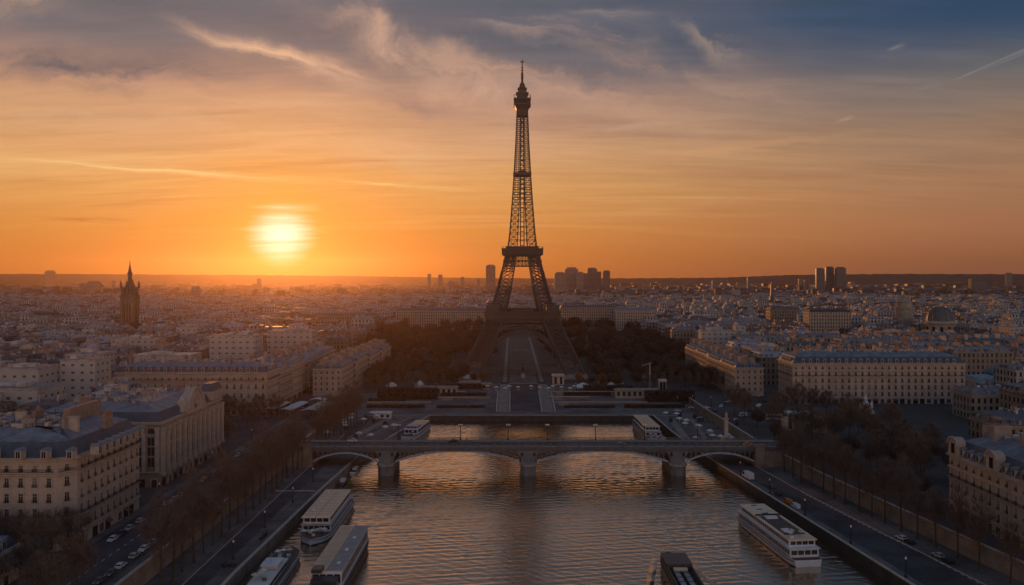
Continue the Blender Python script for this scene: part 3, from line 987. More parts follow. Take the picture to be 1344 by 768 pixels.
# ------------------------------------------------------------------ iron tower
def tower():
    T = thing('iron_tower', 'tall brown iron lattice tower on four splayed legs rising over the park', 'tower', (XA, 849, 0))
    O = [(0, 62.0), (22, 52.5), (44, 41.5), (58, 35.8), (72, 30.2), (90, 25.0), (110, 20.2), (124, 17.2)]
    WD = [(0, 18.0), (22, 17.3), (44, 16.5), (58, 16.0), (72, 15.0), (90, 13.4), (110, 12.0), (124, 11.0)]

    def corners(z, sx, sy):
        o, wd = lerp(z, O), lerp(z, WD)
        return [Vector((sx * (o - a * wd), sy * (o - b * wd), z)) for a, b in ((0, 0), (1, 0), (1, 1), (0, 1))]
    levels = [4, 13, 22, 31, 40, 49, 58, 66, 74, 82, 90, 98, 106, 112, 118, 123]
    for sx in (-1, 1):
        for sy in (-1, 1):
            L = MB()
            for z0, z1 in zip(levels, levels[1:]):
                A, B = corners(z0, sx, sy), corners(z1, sx, sy)
                cw = 1.9 if z0 < 58 else 1.5
                bw = 0.54 if z0 < 58 else 0.46
                for i in range(4):
                    j = (i + 1) % 4
                    L.beam(A[i], B[i], cw)
                    L.beam(B[i], B[j], bw * 1.3)
                    L.beam(A[i], B[j], bw)
                    L.beam(A[j], B[i], bw)
                    mA, mB = (A[i] + A[j]) / 2, (B[i] + B[j]) / 2
                    q1, q2 = (A[i] + B[i]) / 2, (A[j] + B[j]) / 2
                    L.beam(q1, q2, bw * 0.7)
                    for u_, v_ in ((mA, q1), (mA, q2), (mB, q1), (mB, q2)):
                        L.beam(u_, v_, bw * 0.7)
            lo = L.build('leg', M_IRON, T)
            p = MB()
            c = corners(2, sx, sy)
            cx, cy = sum(v.x for v in c) / 4, sum(v.y for v in c) / 4
            p.box(cx - 12, cx + 12, cy - 12, cy + 12, 0, 2.2)
            p.box(cx - 10.5, cx + 10.5, cy - 10.5, cy + 10.5, 2.2, 4.2)
            p.build('pedestal', M_STONED, lo)
    # the four decorative arches
    for k4 in range(4):
        rot = Matrix.Rotation(k4 * math.pi / 2, 3, 'Z')
        A = MB()
        n = 36
        pts = []
        for i in range(n + 1):
            th = math.pi * (0.02 + 0.96 * i / n)
            row = []
            for a, b in ((40.5, 40.5), (36.8, 37.0)):
                x, z = a * math.cos(th), 6.0 + b * math.sin(th)
                row.append((x, z))
            pts.append(row)
        for dy in (0.0, 4.0):
            P3 = [[rot @ Vector((x, -(lerp(z, O) - 0.6 - dy), z)) for x, z in row] for row in pts]
            for i in range(n):
                A.beam(P3[i][0], P3[i + 1][0], 1.1)
                A.beam(P3[i][1], P3[i + 1][1], 1.1)
                A.beam(P3[i][0], P3[i][1], 0.5)
                A.beam(P3[i][0], P3[i + 1][1], 0.4)
                A.beam(P3[i][1], P3[i + 1][0], 0.4)
            if dy:
                for i in range(0, n + 1, 2):
                    A.beam(P3[i][1], rot @ Vector((pts[i][1][0], -(lerp(pts[i][1][1], O) - 0.6), pts[i][1][1])), 0.5)
        A.build('arch', M_IRON, T)
        # lattice girder and spandrel ties under the first floor
        G = MB()
        half = 36.6
        y = -36.4
        N = 26
        for i in range(N):
            x0, x1 = -half + 2 * half * i / N, -half + 2 * half * (i + 1) / N
            for z0, z1 in ((47.5, 53.0), (53.0, 57.5)):
                a, b, c, d = [rot @ Vector(v) for v in ((x0, y, z0), (x1, y, z0), (x1, y, z1), (x0, y, z1))]
                G.beam(a, c, 0.42)
                G.beam(b, d, 0.42)
                G.beam(a, d, 0.5)
                G.beam(a, b, 0.8)
                G.beam(d, c, 0.8)
        for i in range(1, 16):                          # hangers between arch and girder
            x = -34 + 68 * i / 16
            zz = 6 + 40.5 * math.sqrt(max(0, 1 - (x / 40.5) ** 2))
            if zz < 46.5:
                G.beam(rot @ Vector((x, -lerp(zz, O) + .6, zz)), rot @ Vector((x, y, 47.5)), 0.5)
        G.build('girder', M_IRON, T)

    def ring(mb, h, th, z0, z1):
        mb.box(-h, h, -h, -h + th, z0, z1)
        mb.box(-h, h, h - th, h, z0, z1)
        mb.box(-h, -h + th, -h + th, h - th, z0, z1)
        mb.box(h - th, h, -h + th, h - th, z0, z1)

    P = MB()
    ring(P, 37.2, 21, 57.5, 58.6)
    ring(P, 38.2, 0.6, 58.6, 59.6)
    ring(P, 37.6, 0.5, 59.605, 64.0)
    ring(P, 38.6, 1.6, 64.005, 65.0)
    p1 = P.build('first_platform', M_IRON, T)
    P = MB()
    N = 44
    for k4 in range(4):
        rot = Matrix.Rotation(k4 * math.pi / 2, 3, 'Z')
        for i in range(N + 1):
            x = -38.2 + 76.4 * i / N
            a, b = rot @ Vector((x, -38.0, 59.6)), rot @ Vector((x, -38.0, 64.0))
            P.beam(a, b, 0.55)
            if i < N:
                P.beam(rot @ Vector((x, -38.3, 66.4)), rot @ Vector((x + 76.4 / N, -38.3, 66.4)), 0.25)
            P.beam(rot @ Vector((x, -38.3, 65.0)), rot @ Vector((x, -38.3, 66.4)), 0.16)
    P.build('gallery', M_IRON, p1)
    for sx, sy, w_, d_ in ((0, -1, 20, 8), (0, 1, 20, 8), (-1, 0, 8, 20), (1, 0, 8, 20)):
        P = MB()
        cx, cy = sx * 27, sy * 27
        P.box(cx - w_ / 2, cx + w_ / 2, cy - d_ / 2, cy + d_ / 2, 58.61, 65.5)
        P.box(cx - w_ / 2 - 1, cx + w_ / 2 + 1, cy - d_ / 2 - 1, cy + d_ / 2 + 1, 65.505, 66.3, 1)
        P.build('pavilion', [M_RAIL, M_IRON], p1)
    P = MB()
    for k4 in range(4):                                  # corner terraces that stand out at the leg tops
        rot = Matrix.Rotation(k4 * math.pi / 2, 3, 'Z')
        c = rot @ Vector((30.5, 30.5, 0))
        P.box(c.x - 6.5, c.x + 6.5, c.y - 6.5, c.y + 6.5, 65.01, 71.0)
        P.box(c.x - 7.2, c.x + 7.2, c.y - 7.2, c.y + 7.2, 71.005, 71.8)
    P.build('terrace', M_IRON, p1)['kind'] = 'stuff'
    # second platform
    G = MB()
    for k4 in range(4):
        rot = Matrix.Rotation(k4 * math.pi / 2, 3, 'Z')
        for z0, z1, h in ((111.5, 117, 19.6), (117, 122.5, 18.4)):
            N = 10
            for i in range(N):
                x0, x1 = -h + 2 * h * i / N, -h + 2 * h * (i + 1) / N
                a, b, c, d = [rot @ Vector(v) for v in ((x0, -h, z0), (x1, -h, z0), (x1, -h, z1), (x0, -h, z1))]
                for u_, v_, w_ in ((a, c, .42), (b, d, .42), (a, b, .9), (d, c, .9), (a, d, .5)):
                    G.beam(u_, v_, w_)
    G.build('girder', M_IRON, T)
    P = MB()
    P.box(-20.2, 20.2, -20.2, 20.2, 122.6, 124.0)
    ring(P, 21.0, 0.5, 124.005, 128.6)
    ring(P, 21.6, 2.4, 128.605, 129.8)
    P.box(-16.5, 16.5, -16.5, 16.5, 124.005, 131.0)
    P.box(-17.2, 17.2, -17.2, 17.2, 131.005, 132.0)
    p2 = P.build('second_platform', M_IRON, T)
    P = MB()
    for k4 in range(4):
        rot = Matrix.Rotation(k4 * math.pi / 2, 3, 'Z')
        for i in range(25):
            x = -21.2 + 42.4 * i / 24
            P.beam(rot @ Vector((x, -21.2, 123.2)), rot @ Vector((x, -21.2, 131.2)), 0.22)
        P.beam(rot @ Vector((-21.2, -21.2, 131.2)), rot @ Vector((21.2, -21.2, 131.2)), 0.25)
    P.build('gallery', M_IRON, p2)
    # upper shaft
    U = [(124, 16.6), (133, 14.6), (146, 13.1), (160, 12.0), (184, 10.2), (208, 8.7), (240, 7.0), (274, 5.7)]
    S = MB()
    z = 131.0
    zl = [z]
    while z < 273:
        z += max(4.2, lerp(z, U) * 0.52)
        zl.append(min(z, 275))
    for z0, z1 in zip(zl, zl[1:]):
        o0, o1 = lerp(z0, U), lerp(z1, U)
        g0 = 0.36 - 0.22 * (z0 - 131) / 143
        for k4 in range(4):
            rot = Matrix.Rotation(k4 * math.pi / 2, 3, 'Z')
            V = lambda fx, zz, oo: rot @ Vector((fx * oo, -oo, zz))
            S.beam(V(-1, z0, o0), V(-1, z1, o1), 1.25 - 0.35 * (z0 - 131) / 143)
            for s_ in (-1, 1):
                S.beam(V(s_ * g0, z0, o0), V(s_ * g0, z1, o1), 0.8)
                S.beam(V(s_, z0, o0), V(s_ * g0, z1, o1), 0.42)
                S.beam(V(s_ * g0, z0, o0), V(s_, z1, o1), 0.42)
                S.beam(V(s_, z1, o1), V(s_ * g0, z1, o1), 0.6)
                zm, om = (z0 + z1) / 2, (o0 + o1) / 2
                S.beam(V(s_, zm, om), V(s_ * g0, zm, om), 0.3)
            S.beam(V(-g0, z1, o1), V(g0, z1, o1), 0.5)
            if z0 > 190:
                S.beam(V(-g0, z0, o0), V(g0, z1, o1), 0.3)
    S.build('shaft', M_IRON, T)
    E = MB()                                             # lift guides up the middle
    for sx in (-1, 1):
        for sy in (-1, 1):
            E.beam((sx * 1.9, sy * 1.9, 125), (sx * 1.7, sy * 1.7, 276), 1.1)
    for i in range(30):
        zz = 128 + i * 5
        E.box(-2.3, 2.3, -2.3, 2.3, zz, zz + 0.6)
    E.build('lift_guide', M_IRON, T)
    P = MB()
    P.box(-9.4, 9.4, -9.4, 9.4, 206.6, 207.6)
    ring(P, 9.6, 0.3, 207.605, 209.4)
    P.box(-4, 4, -4, 4, 207.605, 212)
    P.build('service_platform', M_IRON, T)
    # top
    P = MB()
    for z0, z1, a, b in ((270, 276, 5.7, 6.0), (276, 280.5, 6.0, 8.0)):
        P.loft([(rect(-a, a, -a, a), z0), (rect(-b, b, -b, b), z1)], 0)
    P.box(-8.9, 8.9, -8.9, 8.9, 280.51, 282.0)
    P.box(-8.2, 8.2, -8.2, 8.2, 282.005, 286.4, 1)
    P.box(-9.0, 9.0, -9.0, 9.0, 286.405, 287.6)
    top = P.build('top_platform', [M_IRON, M_RAIL], T)
    P = MB()
    for k4 in range(4):
        rot = Matrix.Rotation(k4 * math.pi / 2, 3, 'Z')
        for i in range(13):
            x = -8.9 + 17.8 * i / 12
            P.beam(rot @ Vector((x, -8.8, 287.6)), rot @ Vector((x, -8.5, 290.8)), 0.16)
        P.beam(rot @ Vector((-8.7, -8.6, 290.8)), rot @ Vector((8.7, -8.6, 290.8)), 0.3)
        P.beam(rot @ Vector((-8.5, -8.2, 282.0)), rot @ Vector((-8.5, -8.2, 286.4)), 0.5)
    P.build('railing', M_IRON, top)
    P = MB()
    P.box(-5.6, 5.6, -5.6, 5.6, 287.605, 293.0)
    P.box(-6.6, 6.6, -6.6, 6.6, 293.005, 294.0)
    P.loft([(rect(-4.6, 4.6, -4.6, 4.6), 294.005), (rect(-4.2, 4.2, -4.2, 4.2), 298), (rect(-4.9, 4.9, -4.9, 4.9), 298.2), (rect(-3.6, 3.6, -3.6, 3.6), 300)], 0)
    P.lathe([(3.0, 299.5), (3.0, 302.0), (2.6, 303.6), (1.7, 305), (1.2, 306), (1.1, 309)], 14)
    P.build('cabin', M_IRON, T)
    P = MB()
    P.lathe([(1.35, 309), (1.2, 316), (0.75, 316.1), (0.6, 324), (0.55, 327)], 8)
    for zz in (311, 313, 318, 321):
        P.box(-1.5, 1.5, -0.2, 0.2, zz, zz + 0.6)
    P.box(-2.2, 2.2, -0.5, 0.5, 326.8, 327.8)
    P.lathe([(0.5, 327.8), (0.4, 330.0)], 6)
    P.build('antenna', M_IRON, T)
    return T


tower()
# ------------------------------------------------------------------ buildings
def window_mesh(w_, h_, arch=False, guard=True):
    f = MB()
    d = 0.28
    s_ = 0.30
    f.box(-w_ / 2 - s_, -w_ / 2, -d, 0, -0.1, h_)
    f.box(w_ / 2, w_ / 2 + s_, -d, 0, -0.1, h_)
    f.box(-w_ / 2 - s_ - .15, w_ / 2 + s_ + .15, -d - .12, 0, h_ + .003, h_ + 0.40)
    f.box(-w_ / 2 - s_ - .1, w_ / 2 + s_ + .1, -d - .15, 0, -0.42, -0.103)
    f.box(-0.07, 0.07, -0.10, -0.02, 0.0, h_ - .005, 1)
    f.box(-w_ / 2 + .004, w_ / 2 - .004, -0.09, -0.025, h_ * 0.68, h_ * 0.68 + 0.12, 1)
    for sx in (-1, 1):
        f.box(sx * (w_ / 2 - .08) - .07, sx * (w_ / 2 - .08) + .07, -0.10, -0.02, 0.0, h_ - .006, 1)
    if guard:
        f.box(-w_ / 2 - .2, w_ / 2 + .2, -d - .22, -d - .16, 0.0, 0.08, 2)
        f.box(-w_ / 2 - .2, w_ / 2 + .2, -d - .22, -d - .16, 0.95, 1.05, 2)
        for i in range(9):
            x = -w_ / 2 - .18 + (w_ + .36) * i / 8
            f.box(x - .03, x + .03, -d - .21, -d - .17, 0.081, 0.949, 2)
    p = MB()
    p.face([(-w_ / 2, -0.03, 0), (w_ / 2, -0.03, 0), (w_ / 2, -0.03, h_), (-w_ / 2, -0.03, h_)])
    return f.mesh('window', [M_TRIM, M_FRAME, M_RAIL]), p.mesh('pane', M_GLASS), f, p, p.mesh('pane', M_CURT)


WIN = {k: window_mesh(*v) for k, v in {'tall': (1.7, 3.3), 'small': (1.5, 2.3), 'wide': (2.0, 3.6)}.items()}


def shop_mesh(m, awn):
    k = MB()
    k.box(-1.5, 1.5, -.12, 0, .5, base_top - .3, 0)
    k.box(-1.75, -1.503, -.25, 0, 0, base_top, 1)
    k.box(1.503, 1.75, -.25, 0, 0, base_top, 1)
    k.box(-1.5, 1.5, -.22, 0, base_top - .297, base_top, 1)
    k.box(-1.5, 1.5, -.2, 0, 0, .497, 1)
    k.box(-.06, .06, -.2, -.123, .5, base_top - .3, 1)
    if awn:
        k.face([(-1.7, -.26, base_top - .2), (1.7, -.26, base_top - .2), (1.7, -1.7, base_top - 1.1), (-1.7, -1.7, base_top - 1.1)], 2)
        k.face([(-1.7, -.26, base_top - .25), (-1.7, -1.7, base_top - 1.15), (1.7, -1.7, base_top - 1.15), (1.7, -.26, base_top - .25)], 2)
    return k.mesh('shop_window', [M_GLASS, m, mat('faded awning', (0.14, 0.06, 0.05), .8)])


base_top = 3.9
SHOP = [shop_mesh(M_RAIL, False), shop_mesh(M_TRIM, False), shop_mesh(M_RAIL, True)]


def dormer_mesh(w_=2.2, h_=3.0, d=3.2):
    k = MB()
    k.box(-w_ / 2, w_ / 2, 0, d, 0, h_)
    k.box(-w_ / 2 - .25, w_ / 2 + .25, -.3, d, h_ + .003, h_ + .35, 1)
    k.loft([(rect(-w_ / 2 - .2, w_ / 2 + .2, -.2, d), h_ + .353), (rect(-w_ / 2 + .8, w_ / 2 - .8, .5, d), h_ + .95)], 1)
    k.box(-w_ / 2 + .4, w_ / 2 - .4, -.04, -.004, .4, h_ - .35, 2)
    k.box(-.06, .06, -.09, -.045, .4, h_ - .35, 0)
    return k.mesh('dormer', [M_TRIM, M_ZINC, M_GLASS])


DORM = dormer_mesh()


def chimney_mb(w_, d, h_, pots):
    k = MB()
    k.box(-w_ / 2, w_ / 2, -d / 2, d / 2, -3.0, h_)
    k.box(-w_ / 2 - .15, w_ / 2 + .15, -d / 2 - .15, d / 2 + .15, h_ + .003, h_ + .3)
    n = pots
    for i in range(n):
        y = (-d / 2 + d * (i + .5) / n) if d > w_ else 0
        x = 0 if d > w_ else (-w_ / 2 + w_ * (i + .5) / n)
        k.lathe([(.22, h_ + .3), (.16, h_ + 1.1 + .3 * (i % 2))], 6, x, y, 1)
    return k


CHIM = [chimney_mb(1.2, 6.0, 2.6, 7).mesh('chimney', [M_BRICK, M_POT]), chimney_mb(5.0, 1.2, 3.0, 6).mesh('chimney', [M_STONED, M_POT]),
        chimney_mb(1.4, 4.0, 3.6, 5).mesh('chimney', [M_TRIM, M_POT])]


def roof_loft(k, poly, eave, ridge, steep=0.62, s1=None):
    """mansard: steep slate skirt, shallow zinc top"""
    xs_, ys_ = [p[0] for p in poly], [p[1] for p in poly]
    half = min(max(xs_) - min(xs_), max(ys_) - min(ys_)) / 2
    d1 = min(s1 or (ridge - eave) * 0.36, half * 0.4)
    d2 = min(half * 0.86, d1 + 9)
    zk = eave + (ridge - eave) * steep
    k.loft([(inset(poly, -0.5), eave), (inset(poly, -0.5), eave + .35), (inset(poly, .25), eave + .36), (inset(poly, d1), zk), (inset(poly, d2), ridge)], ms=[2, 2, 0, 1, 1])
    return d1, d2, zk


def hero(name, label, poly, eave, ridge, base_h=5.0, rows=5, bay=4.9, stone=None, wkind='tall', balcony=(), max_win=100, dorm=True, nchim=6, attic=0.0, cat='building', group=None, pane_parts=True, roofm=None, door=True, windows=True):
    cx, cy = sum(p[0] for p in poly) / len(poly), sum(p[1] for p in poly) / len(poly)
    P = [(x - cx, y - cy) for x, y in poly]
    root = thing(name, label, cat, (cx, cy, 0), 0, group)
    stone = stone or M_STONE
    k = MB()
    k.prism(P, 0, eave, uvs=False)
    wall = k.build('wall', stone, root)
    n = len(P)
    st = (eave - base_h) / rows
    k = MB()
    zc = [base_h - .5, eave - .9] + [base_h + st * (rows - 1) - .75] * (1 if rows > 3 else 0)
    for z in zc:
        big = .95 if z > eave - 1.5 else .5
        k.loft([(inset(P, -.02), z), (inset(P, -big * .6), z + .25), (inset(P, -big), z + .3), (inset(P, -big), z + .72), (inset(P, -.02), z + .78)], cap=False)
    k.build('cornice', M_TRIM, root)
    visible = []
    for i in range(n):
        a, b = Vector(P[i]), Vector(P[(i + 1) % n])
        e = b - a
        nv = Vector((e.y, -e.x)).normalized()
        mid = (a + b) / 2 + Vector((cx, cy))
        if nv.dot(-mid) > 0 and e.length > 4:
            visible.append((a, b, nv, e.length))
    wins = []
    for a, b, nv, L in visible:
        nb = max(1, int(L / bay))
        rz = math.atan2(nv.x, -nv.y)
        for r in range(rows):
            z = base_h + st * r + st * 0.18
            for j in range(nb):
                p = a + (b - a) * ((j + .5) / nb)
                kd = 'small' if r == rows - 1 and rows > 3 else wkind
                if WIN[kd][2] and st * .8 < 3.4:
                    kd = 'small'
                wins.append((p.x, p.y, z, rz, kd))
            if r in balcony:
                bk = MB()
                q0, q1 = a + (b - a).normalized() * .6, b - (b - a).normalized() * .6
                for off, z0, z1, m in ((1.1, z - .35, z - .12, 0),):
                    bk.idx([(*(q0 + nv * .02), z0), (*(q1 + nv * .02), z0), (*(q1 + nv * off), z0), (*(q0 + nv * off), z0), (*(q0 + nv * .02), z1), (*(q1 + nv * .02), z1), (*(q1 + nv * off), z1), (*(q0 + nv * off), z1)],
                           [(0, 1, 2, 3), (4, 7, 6, 5), (3, 2, 6, 7), (0, 3, 7, 4), (1, 5, 6, 2)], m)
                for zz in (z + .12, z + .95):
                    bk.beam((*(q0 + nv * 1.0), zz), (*(q1 + nv * 1.0), zz), .09, 1)
                m_ = int(L / .55)
                for j in range(m_ + 1):
                    p = q0 + (q1 - q0) * (j / m_) + nv * 1.0
                    bk.beam((p.x, p.y, z - .12), (p.x, p.y, z + .95), .07, 1)
                bk.build('balcony', [M_TRIM, M_RAIL], root)
    if not windows:
        wins = []
    px_ = lambda q: (q[0] + cx) ** 2 + (q[1] + cy) ** 2 - 200 * q[2]
    inview = lambda q: -40 < proj(q[0] + cx, q[1] + cy, q[2])[0] < 1390
    wins = sorted([q for q in wins if inview(q)], key=px_)
    for x, y, z, rz, kd in wins[:max_win]:
        o = link('window', WIN[kd][0], root, (x, y, z), rz)
        link('pane', WIN[kd][4 if random.Random(int(x * 13 + z * 7 + y * 5)).random() < .3 else 1], o)
    if wins[max_win:]:
        k = MB()
        g_ = MB()
        for x, y, z, rz, kd in wins[max_win:]:
            k.merge(WIN[kd][2], (x, y, z), rz)
            i0 = len(k.mi)
            k.merge(WIN[kd][3], (x, y, z), rz)
            for q_ in range(i0, len(k.mi)):
                k.mi[q_] = 3
        o = k.build('window', [M_TRIM, M_FRAME, M_RAIL, M_GLASS], root)
        o['kind'] = 'stuff'
    if base_h >= 4.5:                                    # ground-floor shop and carriage windows
        for a, b, nv, L in visible:
            nb = max(1, int(L / bay))
            for j in range(nb):
                if j % 4 == 1 and door:
                    continue
                p = a + (b - a) * ((j + .5) / nb)
                if inview((p.x, p.y, 2)) and proj(p.x + cx, p.y + cy, 2)[1] < 800:
                    link('shop_window', SHOP[(j * 7 + nb) % 3], root, (p.x, p.y, 0), math.atan2(nv.x, -nv.y))
    k = MB()
    d1, d2, zk = roof_loft(k, P, eave, ridge)
    ro = k.build('roof', [roofm or M_SLATE, M_ZINC, M_TRIM], root)
    if dorm:
        for a, b, nv, L in visible:
            nb = max(1, int(L / (bay * 1.05)))
            if L < 9:
                continue
            rz = math.atan2(nv.x, -nv.y)
            for j in range(nb):
                if nb > 3 and j in (0, nb - 1):
                    continue
                p = a + (b - a) * ((j + .5) / nb) - nv * .35
                if inview((p.x, p.y, eave)):
                    link('dormer', DORM, root, (p.x, p.y, eave + .45), rz)
    rr = random.Random(int(abs(cx * 7 + cy)))
    xs_, ys_ = [p[0] for p in P], [p[1] for p in P]
    W_, D_ = max(xs_) - min(xs_), max(ys_) - min(ys_)
    for i in range(nchim):
        f = (i + .5) / nchim
        m_ = CHIM[i % 3]
        if W_ > D_:
            x, y = min(xs_) + W_ * f, (0.18 if i % 2 else -.12) * D_
            rz = 0 if i % 3 != 1 else R(90)
        else:
            x, y = (0.18 if i % 2 else -.16) * W_, min(ys_) + D_ * f
            rz = R(90) if i % 3 != 1 else 0
        link('chimney', m_, ro, (x, y, ridge + .2), rz)
    k = MB()                                             # hatches, vents, plant and aerials along the roof
    for i in range(int(W_ * D_ / 38)):
        x, y = rr.uniform(min(xs_) + d2, max(xs_) - d2), rr.uniform(min(ys_) + d2, max(ys_) - d2)
        if rr.random() < .7:
            a, b = rr.uniform(.8, 2.6), rr.uniform(.8, 2.6)
            k.box(x - a / 2, x + a / 2, y - b / 2, y + b / 2, ridge - .5, ridge + rr.uniform(.5, 1.8), rr.choice((0, 1, 1)))
        else:
            k.beam((x, y, ridge), (x, y, ridge + rr.uniform(2, 4)), .12, 2)
    if k.f:
        k.build('roof_plant', [M_ZINC, M_TRIM, M_RAIL], ro)['kind'] = 'stuff'
    if door:
        for a, b, nv, L in visible[:2]:
            nb = max(1, int(L / bay))
            for j in range(nb):
                if j % 4 == 1:
                    p = a + (b - a) * ((j + .5) / nb)
                    if not inview((p.x, p.y, 2)):
                        continue
                    dk = MB()
                    dk.box(-1.3, 1.3, -.10, 0, 0, 3.6)
                    dk.box(-1.7, 1.7, -.3, 0, 3.603, 4.1, 1)
                    dk.box(-1.7, -1.303, -.3, 0, 0, 3.6, 1)
                    dk.box(1.303, 1.7, -.3, 0, 0, 3.6, 1)
                    o = dk.build('door', [M_RAIL, M_TRIM], root)
                    o.location = (p.x, p.y, 0)
                    o.rotation_euler = (0, 0, math.atan2(nv.x, -nv.y))
    return root, P, ridge


TAKEN = []                                              # footprints that the rest of the city keeps clear of


def take(x0, x1, y0, y1, m=4):
    TAKEN.append((x0 - m, x1 + m, y0 - m, y1 + m))


# left bank, near
c5 = 5.0
L1 = hero('corner_apartment_building', 'large corner block with blue slate roof and black balcony line, at the street bend', [(-262, 291), (-160 - c5, 291), (-160, 291 + c5), (-160, 345), (-262, 345)], 33.4, 42.5, 5.4, 5, 4.9,
          M_STONE, 'tall', (4, 1), nchim=5, dorm=False)
root, P, rg = L1
k = MB()
k.box(-1.2, 1.2, -12, 12, -6, 5.5)
o = k.build('party_wall', M_BRICK, root)
o.location = (28, 12, rg)
for i in range(9):
    o = link('dormer', DORM, root, (-30 + i * 9.2, -26.4, 34.2), 0)
for i in range(8):
    o = link('dormer', DORM, root, (49.9, -17 + i * 5.2, 34.1), R(90))
for i, (x, y, m_) in enumerate(((-6, -4, 0), (8, 4, 2), (18, -8, 1), (34, -6, 2), (40, 8, 0), (22, 14, 1))):
    link('chimney', CHIM[m_], root, (x, y, rg - .2), R(90) if i % 2 else 0)
take(-262, -160, 291, 345)

k = hero('roadside_house', 'low slate-roofed house at the near end of the street beside the corner block', rect(-206, -163, 232, 266), 11, 16.5, 3.5, 2, 4.6, M_STONED, 'small', nchim=2, dorm=True)
take(-206, -163, 232, 266)

root, P, rg = hero('pedimented_hall', 'monumental stone hall with giant pilasters and arched gable facing the street', rect(-228, -166, 380, 458), 30.5, 38.0, 7.0, 3, 6.2, mat('sooty limestone', (0.31, 0.23, 0.165), 0.88, var=.3, scale=.12, bump=.06), 'wide', nchim=4, dorm=False, windows=False)
hx = 31.0
for i in range(13):                                      # giant pilasters on the river side and the near end
    y = -39 + 6.5 * i + (.8 if i == 0 else 0)
    k = MB()
    k.box(hx + .02, hx + 1.5, y - .9, y + .9, 7.0, 27.2)
    k.box(hx + .02, hx + 1.8, y - 1.15, y + 1.15, 27.203, 28.4)
    k.box(hx + .02, hx + 1.8, y - 1.15, y + 1.15, 5.6, 6.997)
    k.build('pilaster', M_TRIM, root)
for i in range(10):
    x = 29.5 - i * 6.2
    k = MB()
    k.box(x - .8, x + .8, -39 - 1.2, -39.02, 7.0, 27.2)
    k.box(x - 1.05, x + 1.05, -39 - 1.5, -39.02, 27.203, 28.4)
    k.build('pilaster', M_TRIM, root)
def tall_window(loc, rz):
    k = MB()
    k.box(-1.6, 1.6, -.06, 0, 9.0, 23.5, 0)
    for z in (9.0, 14.2, 19.0, 23.5):
        k.box(-1.75, 1.75, -.3, 0, z, z + .7, 1)
    for x in (-1.9, 1.603):
        k.box(x, x + .3, -.3, 0, 9.0, 24.2, 1)
    k.box(-.08, .08, -.18, -.063, 9.7, 23.5, 2)
    k.box(-2.2, 2.2, -.7, 0, 24.3, 25.1, 1)
    k.box(-1.4, 1.4, -.06, 0, 25.4, 27.6, 0)
    o = k.build('tall_window', [M_GLASS, M_STONED, M_FRAME], root)
    o.location = loc
    o.rotation_euler = (0, 0, rz)


for i in range(12):
    tall_window((hx, -39 + 6.5 * i + 3.25, 0), R(90))
for i in range(9):
    tall_window((26.4 - i * 6.2, -39, 0), 0)
k = MB()
n = 18
arc = [(9.5 * math.cos(math.pi * i / n), 31.4 + 10.5 * math.sin(math.pi * i / n)) for i in range(n + 1)]
for x0, x1, m_ in ((hx - 3.0, hx + 1.2, 0),):
    k.face([(x1, y, z) for y, z in arc], 0)
    k.face([(x0, y, z) for y, z in reversed(arc)], 0)
    for (y0, z0), (y1, z1) in zip(arc, arc[1:]):
        k.face([(x0, y0, z0), (x1, y0, z0), (x1, y1, z1), (x0, y1, z1)], 0)
for (y0, z0), (y1, z1) in zip(arc, arc[1:]):             # raised archivolt and oval light
    k.beam((hx + 1.4, y0, z0), (hx + 1.4, y1, z1), 1.0, 1)
for i in range(12):
    a0, a1 = math.pi * i / 12, math.pi * (i + 1) / 12
    k.beam((hx + 1.35, 5.6 * math.cos(a0), 31.8 + 6.2 * math.sin(a0)), (hx + 1.35, 5.6 * math.cos(a1), 31.8 + 6.2 * math.sin(a1)), .7, 1)
for i in range(5):
    a0 = math.pi * (i + 1) / 6
    k.beam((hx + 1.3, 1.6 * math.cos(a0), 32.2 + 1.6 * math.sin(a0)), (hx + 1.3, 5.4 * math.cos(a0), 31.8 + 6 * math.sin(a0)), .5, 1)
k.face([(hx + 1.23, 1.5 * math.cos(2 * math.pi * i / 16), 33.2 + 1.5 * math.sin(2 * math.pi * i / 16)) for i in range(16)], 2)
k.box(hx + .1, hx + 1.6, -11, 11, 29.9, 31.35, 1)
for sy in (-1, 1):
    k.loft([([(hx - 3, -1 + sy * 12.0), (hx + 1.0, -1 + sy * 12.0), (hx + 1.0, 1 + sy * 12.0), (hx - 3, 1 + sy * 12.0)], 31.4), ([(hx - 3, -.9 + sy * 12.0), (hx + 1.0, -.9 + sy * 12.0), (hx + 1.0, .9 + sy * 12.0), (hx - 3, .9 + sy * 12.0)], 36.5), ([(hx - 1.2, -.2 + sy * 12.0), (hx - .8, -.2 + sy * 12.0), (hx - .8, .2 + sy * 12.0), (hx - 1.2, .2 + sy * 12.0)], 39.5)], 1)
    k.idx([(hx - 2, sy * 8.6, 31.4), (hx - 2, sy * 15.5, 31.4), (hx - 2, sy * 8.6, 36.5), (hx + .9, sy * 8.6, 31.4), (hx + .9, sy * 15.5, 31.4), (hx + .9, sy * 8.6, 36.5)], [(0, 1, 2), (3, 5, 4), (0, 3, 4, 1), (1, 4, 5, 2), (2, 5, 3, 0)])
k.build('gable', [M_STONE, M_TRIM, M_GLASS], root)
k = MB()
k.box(hx - 6, hx + .8, 24, 38.6, 31.4, 36.5)
k.loft([(rect(hx - 6.5, hx + 1.2, 23.5, 39), 36.5), (rect(hx - 5, hx - .4, 26, 36.6), 40.5)], 1)
k.build('corner_attic', [M_STONE, M_SLATE], root)
take(-228, -166, 380, 458)

